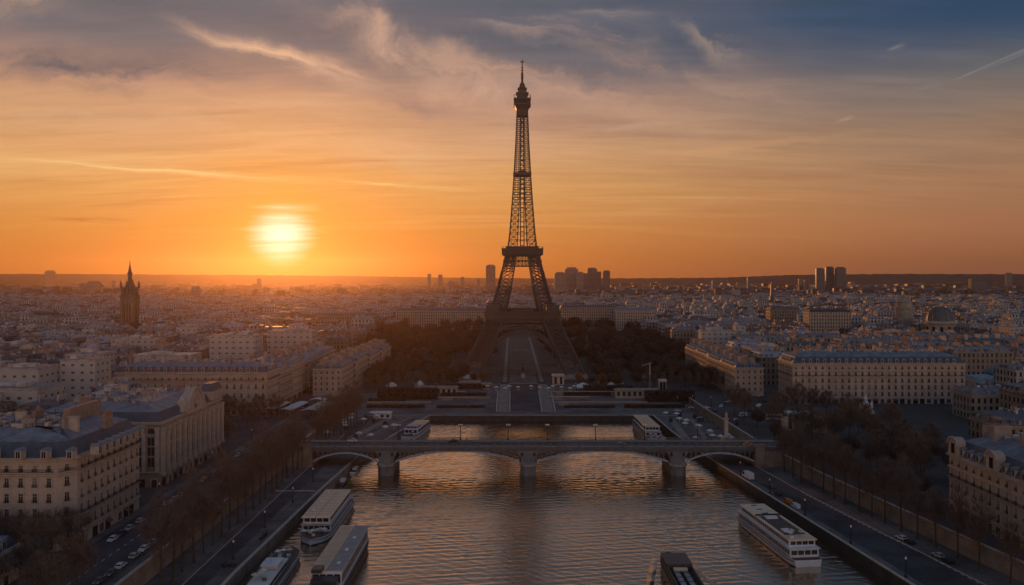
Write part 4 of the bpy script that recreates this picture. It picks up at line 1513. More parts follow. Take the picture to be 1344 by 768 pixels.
hero('long_stone_block', 'long pale stone block with a dormered slate roof behind the pedimented hall', rect(-286, -177, 580, 610), 30.5, 37.5, 5.0, 4, 5.0, M_STONE, 'tall', (3,), nchim=9)
take(-286, -177, 580, 610)
q_ = ['nearest to the bridge of four along the left avenue', 'second from the bridge of four along the left avenue', 'third from the bridge of four along the left avenue', 'furthest from the bridge of four along the left avenue']
for i in range(4):
    x1 = -143 + i * 3.2
    hero('avenue_block', 'zinc-roofed stone block, ' + q_[i], rect(x1 - 24, x1, 674 + i * 53, 726 + i * 53), 22.5 + (i % 2), 27.5 + (i % 2), 4.0, 4, 4.6, M_STONE, 'small', nchim=11, max_win=60, dorm=True, roofm=M_SLATE, door=False, group='blocks along the left avenue')
    take(x1 - 24, x1, 674 + i * 53, 726 + i * 53)
    x0 = 187 + i * 1.2
    hero('avenue_block', 'zinc-roofed stone block, ' + q_[i].replace('left', 'right'), rect(x0, x0 + 24, 674 + i * 53, 726 + i * 53), 22.5 + ((i + 1) % 2), 28 + (i % 2), 4.0, 4, 4.6, M_STONE, 'small', nchim=11, max_win=60, dorm=True, roofm=M_SLATE, door=False, group='blocks along the right avenue')
    take(x0, x0 + 24, 674 + i * 53, 726 + i * 53)
for i, (a, b, e) in enumerate(((616, 650, 26), (652, 690, 28), (702, 748, 26.5), (750, 800, 27.5))):
    hero('street_block', 'stone block, %s after the long stone block down the same street' % ORD[i], rect(-216, -178 + i * .6, a, b), e, e + 5.5, 4.5, 4, 4.7, M_STONE if i % 2 else M_STONED, 'small', nchim=8, max_win=50, dorm=True, roofm=M_ZINC, door=False, group='street blocks behind the long stone block')
    take(-216, -178, a, b)
# right bank
hero('palace_block', 'very long stone palace block with dark mansard roof and five rows of windows', rect(221, 357, 633, 668), 31.5, 40.0, 5.2, 5, 5.2, M_STONE, 'tall', (3,), nchim=10)
take(221, 357, 633, 668)
root, P, rg = hero('gabled_mansion', 'ornate stone mansion with curved gables and tall chimneys at the right edge', rect(186, 226, 256, 342), 24.5, 34.5, 4.6, 4, 5.2, M_STONE, 'tall', (2,), nchim=7)
take(186, 226, 256, 342)
for yy in (-14.0, 12.0, 39.0):                           # curved gables on the river side
    k = MB()
    arc = [(3.6 * math.cos(math.pi * i / 12), 29.2 + 3.0 * math.sin(math.pi * i / 12)) for i in range(13)]
    full = [(3.6, 24.6)] + arc + [(-3.6, 24.6)]
    k.face([(-20.6, y + yy, z) for y, z in reversed(full)])
    k.face([(-17.0, y + yy, z) for y, z in full])
    for (y0, z0), (y1, z1) in zip(full, full[1:]):
        k.face([(-20.6, y0 + yy, z0), (-17, y0 + yy, z0), (-17, y1 + yy, z1), (-20.6, y1 + yy, z1)])
    for (y0, z0), (y1, z1) in zip(arc, arc[1:]):
        k.beam((-20.9, y0 + yy, z0), (-20.9, y1 + yy, z1), .6, 1)
    k.box(-20.75, -20.62, yy - 1.2, yy + 1.2, 25.4, 29.6, 2)
    k.box(-21.1, -20.61, yy - 4.0, yy + 4.0, 24.62, 25.1, 1)
    k.build('gable', [M_STONE, M_TRIM, M_GLASS], root)
for yy in (-28, 0, 27):
    k = MB()
    k.box(-11, -4, yy - 1.2, yy + 1.2, -6, 5.0)
    k.box(-11.3, -3.7, yy - 1.5, yy + 1.5, 5.003, 5.6)
    for i in range(7):
        k.lathe([(.25, 5.6), (.18, 6.7)], 6, -10.4 + i * .95, yy, 1)
    o = k.build('chimney_wall', [M_STONED, M_POT], root)
    o.location = (0, 0, 33.5)

# plainer blocks placed one by one: walls with window rows, roof, chimneys
CITY = []                                                # (root, colour word, roof word, region)


def block(name, x, y, wd, dp, h_, rz=0.0, kind='haus', tint=(0.38, 0.32, 0.25), rtint=(0.2, 0.21, 0.23), label=None, cat='building', rh=None, chim=2, rr=rnd, group=None):
    root = thing(name, label or '', cat, (x, y, 0), rz, group)
    P = rect(-wd / 2, wd / 2, -dp / 2, dp / 2)
    k = MB()
    k.col = tint
    k.prism(P, 0, h_, 0, u0=rr.uniform(0, 3))
    if kind == 'modern':
        k.col = tuple(c * .9 for c in tint)
        k.prism(inset(P, -.25), h_ + .004, h_ + 1.0, 1, bottom=True, uvs=False)
    else:
        k.col = tuple(c * 1.05 for c in tint)
        k.prism(inset(P, -.5), h_ - .8, h_ - .2, 1, bottom=True, uvs=False)
    k.build('wall', [M_MOD if kind == 'modern' else (M_TWR if kind == 'tower' else M_FAC), M_PLAIN], root)
    k = MB()
    if kind in ('modern', 'tower'):
        k.col = rtint
        k.prism(inset(P, .6), h_ + (1.004 if kind == 'modern' else .004), h_ + 1.25, 0, uvs=False, bottom=True)
        for i in range(3 if kind == 'modern' else 1):
            a, b = rr.uniform(.12, .3) * wd, rr.uniform(.2, .4) * dp
            cx_, cy_ = rr.uniform(-.3, .3) * wd, rr.uniform(-.25, .25) * dp
            k.col = rr.choice((tint, (0.45, 0.43, 0.40)))
            k.box(cx_ - a / 2, cx_ + a / 2, cy_ - b / 2, cy_ + b / 2, h_ + 1.26, h_ + rr.uniform(2.5, 4.5) + i * .11, 0)
        k.build('roof', M_PLAIN, root)
    else:
        rh = rh or rr.uniform(4.0, 6.5)
        k.col = rtint
        half = min(wd, dp) / 2
        d1 = min(rh * .4, half * .35)
        k.loft([(inset(P, .1), h_ + .004), (inset(P, d1), h_ + rh * .68), (inset(P, half * .88), h_ + rh)], 0)
        ro = k.build('roof', M_ROOF, root)
        for i in range(chim):
            c_ = MB()
            long_y = wd > dp
            w_, d_ = (1.0, rr.uniform(3, dp * .5)) if long_y else (rr.uniform(3, wd * .5), 1.0)
            hh = rr.uniform(1.6, 3.4)
            c_.col = rr.choice(((0.40, 0.33, 0.25), (0.30, 0.20, 0.14), (0.45, 0.41, 0.36), (0.36, 0.25, 0.18)))
            c_.box(-w_ / 2, w_ / 2, -d_ / 2, d_ / 2, -rh * .7, hh)
            c_.col = (0.36, 0.18, 0.10)
            for j in range(5):
                px_ = (-w_ / 2 + w_ * (j + .5) / 5) if w_ > d_ else 0
                py_ = (-d_ / 2 + d_ * (j + .5) / 5) if d_ >= w_ else 0
                c_.box(px_ - .18, px_ + .18, py_ - .18, py_ + .18, hh, hh + .8)
            o = c_.build('chimney', M_PLAIN, ro)
            f = (i + .5) / max(chim, 1) - .5 + rr.uniform(-.06, .06)
            o.location = (f * wd * .9, rr.uniform(-.15, .15) * dp, h_ + rh) if long_y else (rr.uniform(-.15, .15) * wd, f * dp * .9, h_ + rh)
        if chim:                                          # dormers, hatches and vents
            c_ = MB()
            for sgn, along in ((-1, 0), (-1, 1), (1, 1)):
                L = wd if along == 0 else dp
                nb = int(L / 4.6)
                for j in range(nb):
                    if rr.random() < .25:
                        continue
                    t_ = -L / 2 + L * (j + .5) / nb
                    c_.col = tuple(c * 1.05 for c in tint) if rr.random() < .6 else (0.10, 0.10, 0.11)
                    if along == 0:
                        c_.box(t_ - .9, t_ + .9, -dp / 2 + .3, -dp / 2 + 2.2, h_ + .5, h_ + min(2.9, rh * .6))
                    else:
                        c_.box(sgn * (wd / 2 - 1.3) - .95, sgn * (wd / 2 - 1.3) + .95, t_ - .9, t_ + .9, h_ + .5, h_ + min(2.9, rh * .6))
            for j in range(int(wd * dp / 70)):
                c_.col = rr.choice(((0.55, 0.53, 0.5), (0.30, 0.31, 0.33), (0.42, 0.36, 0.28), (0.12, 0.12, 0.13)))
                a, b = rr.uniform(.7, 2.4), rr.uniform(.7, 2.4)
                x_, y_ = rr.uniform(-.32, .32) * wd, rr.uniform(-.32, .32) * dp
                c_.box(x_ - a / 2, x_ + a / 2, y_ - b / 2, y_ + b / 2, h_ + rh * .6, h_ + rh + rr.uniform(.3, 1.2))
            c_.build('dormer', M_PLAIN, ro)['kind'] = 'stuff'
    take(x - wd / 2, x + wd / 2, y - dp / 2, y + dp / 2)
    return root


CREAM, TAN, WHITE, GREYW = (0.36, 0.29, 0.22), (0.28, 0.215, 0.16), (0.46, 0.425, 0.38), (0.25, 0.235, 0.22)
ZN, ZD_, SL = (0.18, 0.185, 0.19), (0.095, 0.10, 0.108), (0.042, 0.048, 0.056)
block('apartment_block', -300, 566, 24, 22, 41.5, 0, 'modern', WHITE, GREYW, 'narrow tall white block with blank side wall, before the long stone block')
block('apartment_block', -336, 545, 44, 24, 38, 0, 'modern', WHITE, GREYW, 'wide white block with dark balcony bands at the left edge')
block('apartment_block', -236, 484, 26, 20, 30, 0, 'modern', WHITE, WHITE, 'small boxy white block behind the corner block roof')
block('apartment_block', -262, 765, 42, 26, 44, 0, 'modern', WHITE, GREYW, 'big pale modern slab before the dark tree band on the sun side')
block('apartment_block', -226, 828, 46, 22, 44, 0, 'modern', (0.46, 0.40, 0.33), GREYW, 'striped modern slab beside the big pale slab, near the street blocks')
block('apartment_block', -296, 690, 50, 22, 33, 0, 'modern', WHITE, WHITE, 'low wide white block with flat roof behind the long stone block')
for i in range(5):
    block('apartment_block', 300 + i * 62, 735 + (i % 2) * 4, 56, 24, 30 + (i % 3), R(1), 'haus', CREAM if i % 2 else TAN, ZN, 'zinc-roofed row house block, %s from left in the first row behind the palace' % ORD[i], chim=5, group='first row behind the palace block')
for i in range(6):
    block('apartment_block', 292 + i * 58, 800 + (i % 2) * 5, 52, 24, 32 + (i % 2) * 2, R(1), 'haus', TAN if i % 2 else CREAM, ZN if i % 3 else ZD_, 'grey-roofed block, %s from left in the second row behind the palace' % ORD[i], chim=5, group='second row behind the palace block')
for i in range(6):
    block('apartment_block', 280 + i * 66, 905 + (i % 2) * 6, 60, 26, 30 + (i % 2) * 2, R(1), 'haus', CREAM, ZN, 'pale zinc-roofed block, %s from left in the third row behind the palace' % ORD[i], chim=5, group='third row behind the palace block')
block('apartment_block', 345, 572, 50, 24, 17, 0, 'haus', CREAM, ZN, 'low zinc-roofed block among trees in front of the palace, far right', chim=4)
block('apartment_block', 410, 590, 56, 26, 18, 0, 'haus', TAN, ZN, 'low grey-roofed block at the right edge beyond the brown park', chim=4)
block('apartment_block', 300, 460, 60, 30, 17, 0, 'haus', TAN, ZD_, 'dark-roofed low block behind the gabled mansion among bare trees', chim=3)
block('columned_pavilion', 470, 735, 36, 26, 27, 0, 'tower', CREAM, GREYW, 'pale columned pavilion at the right edge beyond the glass-roofed hall')
r_ = block('market_hall', 412, 668, 62, 30, 13, 0, 'haus', GREYW, (0.30, 0.36, 0.40), 'low hall with blue-grey glass roof beside the palace block', rh=6, chim=0)
k = MB()
k.col = (0.14, 0.19, 0.19)
k.lathe([(9, 0), (9, 3), (8.4, 4.5), (6.5, 6.4), (3.6, 7.6), (.6, 8.2), (.3, 10)], 20)
k.build('dome', M_COPPER, r_, True).location = (-8, 2, 18)

# monuments of the skyline
def facet_tower(name, label, x, y, wd, dp, h_, tint, rz=0.0, cat='tower', steps=(), mast=0):
    root = thing(name, label, cat, (x, y, 0), rz)
    k = MB()
    k.col = tint
    k.prism(rect(-wd / 2, wd / 2, -dp / 2, dp / 2), 0, h_, 0)
    k.build('shaft', M_TWR, root)
    k = MB()
    k.col = tuple(c * .8 for c in tint)
    k.box(-wd * .36, wd * .36, -dp * .36, dp * .36, h_ + .01, h_ + wd * .12)
    k.build('plant_room', M_PLAIN, root)
    for fx, fw, fh in steps:
        k = MB()
        k.col = tint
        k.prism(rect(fx * wd - fw * wd / 2, fx * wd + fw * wd / 2, -dp * .65, dp * .62), 0, h_ * fh, 0)
        k.build('wing', M_TWR, root)
    if mast:
        k = MB()
        k.beam((0, 0, h_), (0, 0, h_ + mast), 3.0, 0, 1.2)
        k.build('mast', M_PLAIN, root)
    return root


def at(px, top, Y):
    return (px - CX) / F * Y, HC + (CY - top) / F * Y


DK = (0.17, 0.17, 0.175)
MD = (0.26, 0.25, 0.24)
for px, top, wpx, Y, tint, lab, st, mast in (
        (644, 349, 12.5, 4200, DK, 'single dark slab tower standing between the sun and the iron tower', (), 0),
        (735, 359, 15, 4500, MD, 'broad pale slab, first from the iron tower in the stepped cluster', (), 0),
        (750, 353, 17, 4620, MD, 'tall slab topped by a mast in the stepped cluster', ((-.2, .7, .96),), 26),
        (761, 358, 10, 4460, MD, 'narrow slab joined to the mast slab in the stepped cluster', (), 0),
        (777, 353, 13, 4550, DK, 'dark tall slab in the second half of the stepped cluster', ((.55, .7, .9), (-.6, .5, .84)), 0),
        (796, 356, 9, 4500, DK, 'thin dark slab at the end of the stepped cluster', (), 0),
        (1076, 353, 11.5, 4200, DK, 'first of three dark matching towers on the right skyline', (), 0),
        (1088.5, 351, 11, 4260, DK, 'middle and tallest of three dark matching towers on the right skyline', (), 0),
        (1103, 352, 14, 4200, DK, 'widest of three dark matching towers, last on the right', (), 0),
        (563.5, 360, 4.6, 5200, MD, 'thin far tower, first from the sun on the hazy skyline', (), 0),
        (578, 361, 5.5, 5300, MD, 'thin far tower, second from the sun on the hazy skyline', (), 0),
        (607, 364, 5, 5200, MD, 'small far tower just left of the dark slab tower', (), 0),
        (592, 370, 7, 5000, MD, 'stubby far block between the thin hazy towers', (), 0),
        (628, 366, 4, 5400, MD, 'tiny far tower beside the single dark slab', (), 0),
        (108, 372, 6, 3900, MD, 'thin slab at the end of the hazy housing slab left of the spire', (), 0),
        (123, 371, 19, 4000, MD, 'long hazy housing slab left of the spired tower', (), 0),
        (149, 369, 4.5, 4600, MD, 'slim far tower close beside the spired tower', (), 0),
        (257, 377, 11, 2900, DK, 'squat dark block on the skyline between spire and sun', (), 0),
        (340, 366, 6, 4800, MD, 'lone tower dissolving in glare below the sun', (), 0),
        (66, 356.5, 13, 8000, MD, 'wide low dome-like block on the far left ridge', (), 0),
        (1282, 366, 20, 3900, DK, 'dark broad tower near the right end of the skyline', (), 0),
        (1058, 367, 6, 4400, MD, 'small slab just left of the three matching towers', (), 0),
        (1050, 366, 5, 4700, (0.4, 0.33, 0.26), 'pale slim slab left of the three matching towers', (), 0),
        (983, 364, 5, 4900, MD, 'thin tower on the right skyline above the roofs', (), 0),
        (938, 368, 7, 4700, MD, 'hazy block on the skyline right of the stepped cluster', (), 0),
        (968, 371, 3.5, 4000, (0.5, 0.38, 0.26), 'little sunlit tower among distant right-hand roofs', (), 0),
        (1324, 359, 9, 7000, MD, 'block on the ridge line at the far right', (), 0),
        (1257, 391, 5, 2300, (0.46, 0.36, 0.26), 'slim pale tower behind the domed church', (), 0),
        (948, 390, 4, 2300, (0.5, 0.38, 0.26), 'slim sunlit chimney tower in the right-hand roofs', (), 0),
        (925, 387, 4, 2500, (0.45, 0.36, 0.27), 'small bright tower above the right park', (), 0)):
    x, h_ = at(px, top, Y)
    facet_tower('skyline_tower', lab, x, Y, wpx / F * Y * (.92 if abs(px - CX) > 300 else 1), wpx / F * Y * .35, h_, tint, 0, 'tower', st, mast)


def spired_tower():
    x, h_ = at(170.5, 345, 1400)
    T = thing('spired_tower', 'tall dark church tower with octagonal belfry and pointed spire, left of the sun', 'church tower', (x, 1400, 0))
    M = mat('sooty church stone', (0.15, 0.125, 0.105), 0.9, var=.3, scale=.1)
    oc = lambda r: [(r * math.cos(2 * math.pi * (i + .5) / 8), r * math.sin(2 * math.pi * (i + .5) / 8)) for i in range(8)]
    k = MB()
    k.prism(rect(-13.5, 13.5, -13.5, 13.5), 0, 66, uvs=False)
    for sx in (-1, 1):
        for sy in (-1, 1):
            k.box(sx * 13 - 2.8, sx * 13 + 2.8, sy * 13 - 2.8, sy * 13 + 2.8, 0, 67.0)
    k.build('shaft', M, T)
    for rz in (0, R(90), R(-90)):
        for i in (-1, 0, 1):
            k = MB()
            k.box(i * 6 - 1.4, i * 6 + 1.4, -13.8, -13.51, 24, 56)
            o = k.build('louvre', M_GLASS, T)
            o.rotation_euler = (0, 0, rz)
    k = MB()
    k.loft([(rect(-15.5, 15.5, -15.5, 15.5), 66.01), (rect(-17, 17, -17, 17), 68), (rect(-17, 17, -17, 17), 69.5)], 0)
    k.build('cornice', M, T)
    k = MB()
    for i in range(4):
        for j in (-1, 0, 1):
            a = math.pi / 2 * i
            p = Vector((14, j * 8.5, 0))
            p.rotate(Matrix.Rotation(a, 3, 'Z'))
            k.beam((p.x, p.y, 69.5), (p.x, p.y, 81), 3.4)
    k.prism(rect(-9, 9, -9, 9), 69.5, 81, uvs=False)
    k.loft([(rect(-16.5, 16.5, -16.5, 16.5), 81), (rect(-16.5, 16.5, -16.5, 16.5), 82.6), (oc(12.5), 84), (oc(8.0), 91), (oc(6.0), 97)], 0)
    k.build('belfry', M, T)
    for i in range(4):
        a = R(45 + 90 * i)
        k = MB()
        k.lathe([(2.3, 82), (2.3, 87), (2.8, 87.5), (.3, 95)], 8, 20.5 * math.cos(a), 20.5 * math.sin(a))
        k.build('pinnacle', M, T)
    k = MB()
    k.prism(oc(4.4), 96, 106, uvs=False)
    k.loft([(oc(6.2), 105.5), (oc(6.0), 107), (oc(3.8), 110), (oc(2.0), 118), (oc(.9), h_ - 2), (oc(.3), h_ + 5)], 0)
    k.build('spire', M_SLATE, T)
    T.scale = (.74, .74, 1.0)
    take(x - 20, x + 20, 1380, 1420)


spired_tower()


def domed_church():
    Y = 1150
    x = (1234 - CX) / F * Y
    T = thing('domed_church', 'round stone drum with arched windows under a ribbed dome, right skyline', 'church', (x, Y, 0))
    k = MB()
    k.lathe([(19.5, 0), (19.5, 33), (21.2, 34), (21.2, 36), (18.6, 36.5), (18.6, 38)], 32)
    k.build('drum', M_STONE, T)
    for i in range(12):
        a = 2 * math.pi * i / 12 + .13
        k = MB()
        k.box(-1.9, 1.9, -.4, 0, 19, 30)
        o = k.build('window', M_GLASS, T)
        o.location = (19.5 * math.cos(a), 19.5 * math.sin(a), 0)
        o.rotation_euler = (0, 0, a + math.pi / 2)
    k = MB()
    n = 10
    k.lathe([(17.8 * math.cos(math.pi / 2 * i / n) ** .85, 38.0 + 20 * math.sin(math.pi / 2 * i / n)) for i in range(n)] + [(2.2, 58)], 32)
    for i in range(12):
        a = 2 * math.pi * i / 12
        for j in range(n - 1):
            p_ = [(17.9 * math.cos(math.pi / 2 * q_ / n) ** .85 + .1, 38.1 + 20 * math.sin(math.pi / 2 * q_ / n)) for q_ in (j, j + 1)]
            k.beam((p_[0][0] * math.cos(a), p_[0][0] * math.sin(a), p_[0][1]), (p_[1][0] * math.cos(a), p_[1][0] * math.sin(a), p_[1][1]), .7)
    k.build('dome', mat('lead dome', (0.105, 0.10, 0.095), 0.5, var=.25, scale=.2), T)
    k = MB()
    k.lathe([(2.4, 57.5), (2.4, 59.5), (3, 59.7), (.4, 62), (.2, 64)], 12)
    k.build('lantern', M_STONE, T)
    take(x - 26, x + 26, Y - 26, Y + 26)
    Y = 1420
    x = (1186.5 - CX) / F * Y
    T = thing('round_tower', 'rounded pale stone tower left of the domed church', 'tower', (x, Y, 0))
    k = MB()
    k.lathe([(15, 0), (15, 44), (16, 45), (16, 47), (13, 47.5), (12.5, 56), (13.5, 57), (9, 61), (4, 64)], 18)
    k.build('shaft', M_STONED, T)
    k = MB()
    k.lathe([(3.5, 63.5), (3.5, 67), (.4, 72)], 10)
    k.build('lantern', M_STONED, T)
    take(x - 18, x + 18, Y - 18, Y + 18)
    Y = 2200
    x, h_ = at(1012.5, 370, Y)
    T = thing('church_spire', 'small dark pointed spire above the right-hand roofs', 'spire', (x, Y, 0))
    k = MB()
    k.box(-5, 5, -5, 5, 0, 44)
    k.build('shaft', M_SLATE, T)
    k = MB()
    k.loft([(rect(-6, 6, -6, 6), 44), (rect(-3, 3, -3, 3), 52), (rect(-2, 2, -2, 2), h_ - 15), (rect(-.5, .5, -.5, .5), h_)], 0)
    k.build('spire', M_SLATE, T)


domed_church()
for px0, px1, top, Y, tint, rt_, lab in (
        (520, 640, 404, 1500, CREAM, ZD_, 'long colonnaded palace wing behind the trees left of the iron tower'),
        (735, 806, 400, 1520, CREAM, ZD_, 'long pale palace wing just right of the iron tower'),
        (806, 860, 404, 1470, (0.45, 0.37, 0.28), ZN, 'end pavilion with tall windows right of the iron tower'),
        (410, 494, 410, 1400, TAN, ZD_, 'long low stone range in haze below the sun'),
        (895, 1010, 421, 1230, TAN, ZN, 'long stone range behind the right-hand park'),
        (1058, 1113, 405, 1250, (0.42, 0.34, 0.26), SL, 'dark-roofed palace standing above the roofs left of the domed church'),
        (1008, 1046, 402, 1400, TAN, ZD_, 'grey palace beside the small dark spire'),
        (652, 722, 432, 1420, GREYW, ZD_, 'grey academy building seen through the arch of the iron tower'),
        (36, 74, 409, 1420, TAN, SL, 'dark-roofed block at the far left beyond white roofs')):
    x0, x1 = (px0 - CX) / F * Y, (px1 - CX) / F * Y
    h_ = HC + (CY - top) / F * Y
    b_ = block('palace_wing', (x0 + x1) / 2, Y, x1 - x0, 26, h_ - 5, 0, 'haus', tint, rt_, lab, rh=5, chim=0)

# the rest of the roofscape: every building near enough to read is a thing, the far field is one mass
rc = random.Random(11)


def free(x, y, hw, hd):
    px = CX + F * x / y
    if px < -60 or px > 1410:
        return False
    if y < 628 and x > -168:
        if not (x > 240 and y > 470 and px > 1305):
            return False
    if 628 <= y < 900 and -172 < x < 236:
        return False
    if y < 900 and (-215 < x - hw < -172 or -215 < x + hw < -172 or (x - hw < -215 and x + hw > -172)) and y > 600:
        return False
    if 900 <= y < 1960 and abs(x - 10) < 215 and not (y > 1350 and abs(x - 10) < 0):
        return False
    if 540 < y < 579 and x > -300 and x < 0:
        return False
    if 458 < y < 580 and -240 < x < -160:
        return False
    if 1200 < y < 1330 and -380 < x < -200:
        return False
    if 612 < y < 632 and x > 0:
        return False
    if y < 560 and 0 < x < 330:
        return False
    for a, b, c, d in ((1206, 1260, 935, 1150), (1054, 1118, 1010, 1250), (150, 192, 1160, 1400), (1168, 1204, 1200, 1420), (1006, 1048, 1250, 1400)):
        if a < px < b and c < y < d:
            return False
    for a, b, c, d in TAKEN:
        if x + hw > a and x - hw < b and y + hd > c and y - hd < d:
            return False
    return True


cands = []
y = 352.0
row = 0
while y < 3200:
    dep = (rc.uniform(20, 28) if y < 1050 else rc.uniform(14, 19)) * (1 + y / 7000)
    x = -0.75 * y - 40
    while x < 0.75 * y + 40:
        wd = (rc.uniform(18, 44) if y < 1050 else rc.uniform(10, 30)) * (1 + y / 7000)
        jx = rc.uniform(-4, 4)
        if free(x + wd / 2, y + jx, wd / 2, dep / 2):
            cands.append((x + wd / 2, y + jx * .6, wd, dep))
        x += wd + (rc.uniform(8, 16) if rc.random() < .22 else rc.uniform(0.3, 1.2))
    row += 1
    y += dep + (rc.uniform(12, 20) if row % 2 else rc.uniform(4, 9))
TONES = [('cream', (0.28, 0.215, 0.155)), ('tan', (0.20, 0.145, 0.10)), ('white', (0.42, 0.38, 0.33)), ('grey', (0.16, 0.14, 0.125)), ('buff', (0.24, 0.175, 0.12)), ('sandy', (0.31, 0.235, 0.165))]
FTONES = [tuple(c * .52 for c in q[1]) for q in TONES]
ROOFS = [('zinc', ZN), ('zinc', ZN), ('slate', SL), ('slate', SL), ('grey', ZD_), ('grey', ZD_), ('pale zinc', (0.30, 0.31, 0.325)), ('brown tiled', (0.15, 0.085, 0.06))]
cands.sort(key=lambda c: c[1])
near = []
far = MB()


def far_box(mb, x, y, wd, dp, h_, rz, tone, rtone, detail):
    b = MB()
    b.col = tone
    P = rect(-wd / 2, wd / 2, -dp / 2, dp / 2)
    b.prism(P, 0, h_, 0, u0=rc.uniform(0, 4))
    b.col = rtone
    half = min(wd, dp) / 2
    rh = rc.uniform(3, 6)
    if rc.random() < .75:
        b.loft([(inset(P, .1), h_ + .004), (inset(P, min(2.2, half * .4)), h_ + rh * .7), (inset(P, half * .85), h_ + rh)], 1)
    else:
        rh = 1.0
        b.prism(inset(P, .5), h_ + .004, h_ + 1.0, 1, uvs=False)
    for j in range(detail):
        b.col = rc.choice(((0.40, 0.33, 0.25), (0.30, 0.20, 0.14), (0.55, 0.52, 0.48), (0.14, 0.14, 0.15), (0.36, 0.34, 0.33)))
        a, c = rc.uniform(1, 3), rc.uniform(1, 5)
        x_, y_ = rc.uniform(-.4, .4) * wd, rc.uniform(-.35, .35) * dp
        b.box(x_ - a / 2, x_ + a / 2, y_ - c / 2, y_ + c / 2, h_ + .01, h_ + rh + rc.uniform(.8, 2.6), 1)
    mb.merge(b, (x, y, 0), rz)


NMAX = 205
for i, (x, y, wd, dp) in enumerate(cands):
    tn, tone = rc.choice(TONES)
    rn, rtone = rc.choice(ROOFS)
    kind = 'haus'
    h_ = rc.uniform(21, 30) if y < 1500 else rc.uniform(17, 30)
    rz = R(rc.uniform(-2.5, 2.5)) + R(4 if x < 0 else -3) * (1 if y > 900 else 0)
    if rc.random() < .13:
        kind, tone, tn = 'modern', WHITE, 'white'
        h_ = rc.uniform(24, 38)
        rn = 'flat'
        rtone = GREYW
    if len(near) < NMAX:
        r_ = block('apartment_house', x, y, wd, dp, h_, rz, kind, tone, rtone, 'x', chim=3 if y < 700 else 2, rr=rc)
        TAKEN.pop()
        near.append((r_, tn, rn, x, y, wd))
    else:
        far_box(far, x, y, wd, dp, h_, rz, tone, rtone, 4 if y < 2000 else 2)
yy = 3200.0
while yy < 9300:
    step = 23 + (yy - 3200) * 0.018
    x = -0.72 * yy
    while x < 0.72 * yy:
        wd = rc.uniform(12, 44) * (yy / 3800)
        if rc.random() < .86:
            h_ = rc.choice((14, 17, 20, 22, 24, 26, 30)) + rc.uniform(-2, 2) + (rc.uniform(8, 26) if rc.random() < .05 else 0)
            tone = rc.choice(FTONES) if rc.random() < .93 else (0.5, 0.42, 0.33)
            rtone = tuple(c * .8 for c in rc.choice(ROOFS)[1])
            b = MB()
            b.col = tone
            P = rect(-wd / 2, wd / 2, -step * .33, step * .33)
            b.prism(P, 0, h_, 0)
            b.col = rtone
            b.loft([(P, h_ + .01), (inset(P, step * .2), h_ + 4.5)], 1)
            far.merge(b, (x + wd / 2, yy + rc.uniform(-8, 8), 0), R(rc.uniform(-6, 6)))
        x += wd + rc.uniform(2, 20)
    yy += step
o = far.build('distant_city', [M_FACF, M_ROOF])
o['kind'] = 'stuff'
o['label'] = 'far field of grey and cream roofs reaching to the hazy skyline'

# labels of the near houses: colour, roof, region, then place among those alike
groups = {}
for r_, tn, rn, x, y, wd in near:
    if x < 0:
        if y < 520:
            reg = 'behind the corner block'
        elif y < 640:
            reg = 'beside the narrow white block'
        elif y < 780:
            reg = 'behind the long stone block'
        else:
            reg = 'below the spired tower'
    else:
        if y < 720:
            reg = 'beside the palace block'
        elif y < 880:
            reg = 'behind the palace block'
        else:
            reg = 'before the domed church'
    groups.setdefault((tn, rn, reg), []).append((CX + F * x / y, r_))
for (tn, rn, reg), lst in groups.items():
    lst.sort(key=lambda q: q[0])
    for i, (p_, r_) in enumerate(lst):
        base = '%s house with %s roof %s' % (tn, rn, reg)
        r_['label'] = base if len(lst) == 1 else '%s, %s of these from left' % (base, ORD[i])
        r_['category'] = 'house'
        r_['group'] = 'apartment houses of the old town ' + reg

# ridges on the horizon
def ridge(name, pts, Y0, Y1):
    k = MB()
    ex = [pts[0]] + pts + [pts[-1]]
    for (a, za), (b, zb) in zip(pts, pts[1:]):
        n = 24
        for i in range(n):
            f0, f1 = i / n, (i + 1) / n
            wob = lambda f: 5 * math.sin(f * 37 + a) + 3 * math.sin(f * 91 + b)
            x0, x1 = a + (b - a) * f0, a + (b - a) * f1
            z0, z1 = za + (zb - za) * f0 + wob(f0 + a) * .4, za + (zb - za) * f1 + wob(f1 + a) * .4
            z0, z1 = max(z0, 3), max(z1, 3)
            k.face([(x0, Y0, 0), (x1, Y0, 0), (x1, Y0 + 500, z1), (x0, Y0 + 500, z0)])
            k.face([(x0, Y0 + 500, z0), (x1, Y0 + 500, z1), (x1, Y1, z1 * .6), (x0, Y1, z0 * .6)])
    return struct(k.build(name, mat('far wooded hills', (0.07, 0.062, 0.05), 0.95, var=0.3, scale=0.004)))


ridge('hills', [(-8200, 150), (-5600, 150), (-3200, 136), (-1800, 122), (-900, 106), (0, 96), (1500, 96), (2600, 104), (3400, 136), (4600, 150), (6500, 146), (8200, 142)], 9400, 10800)
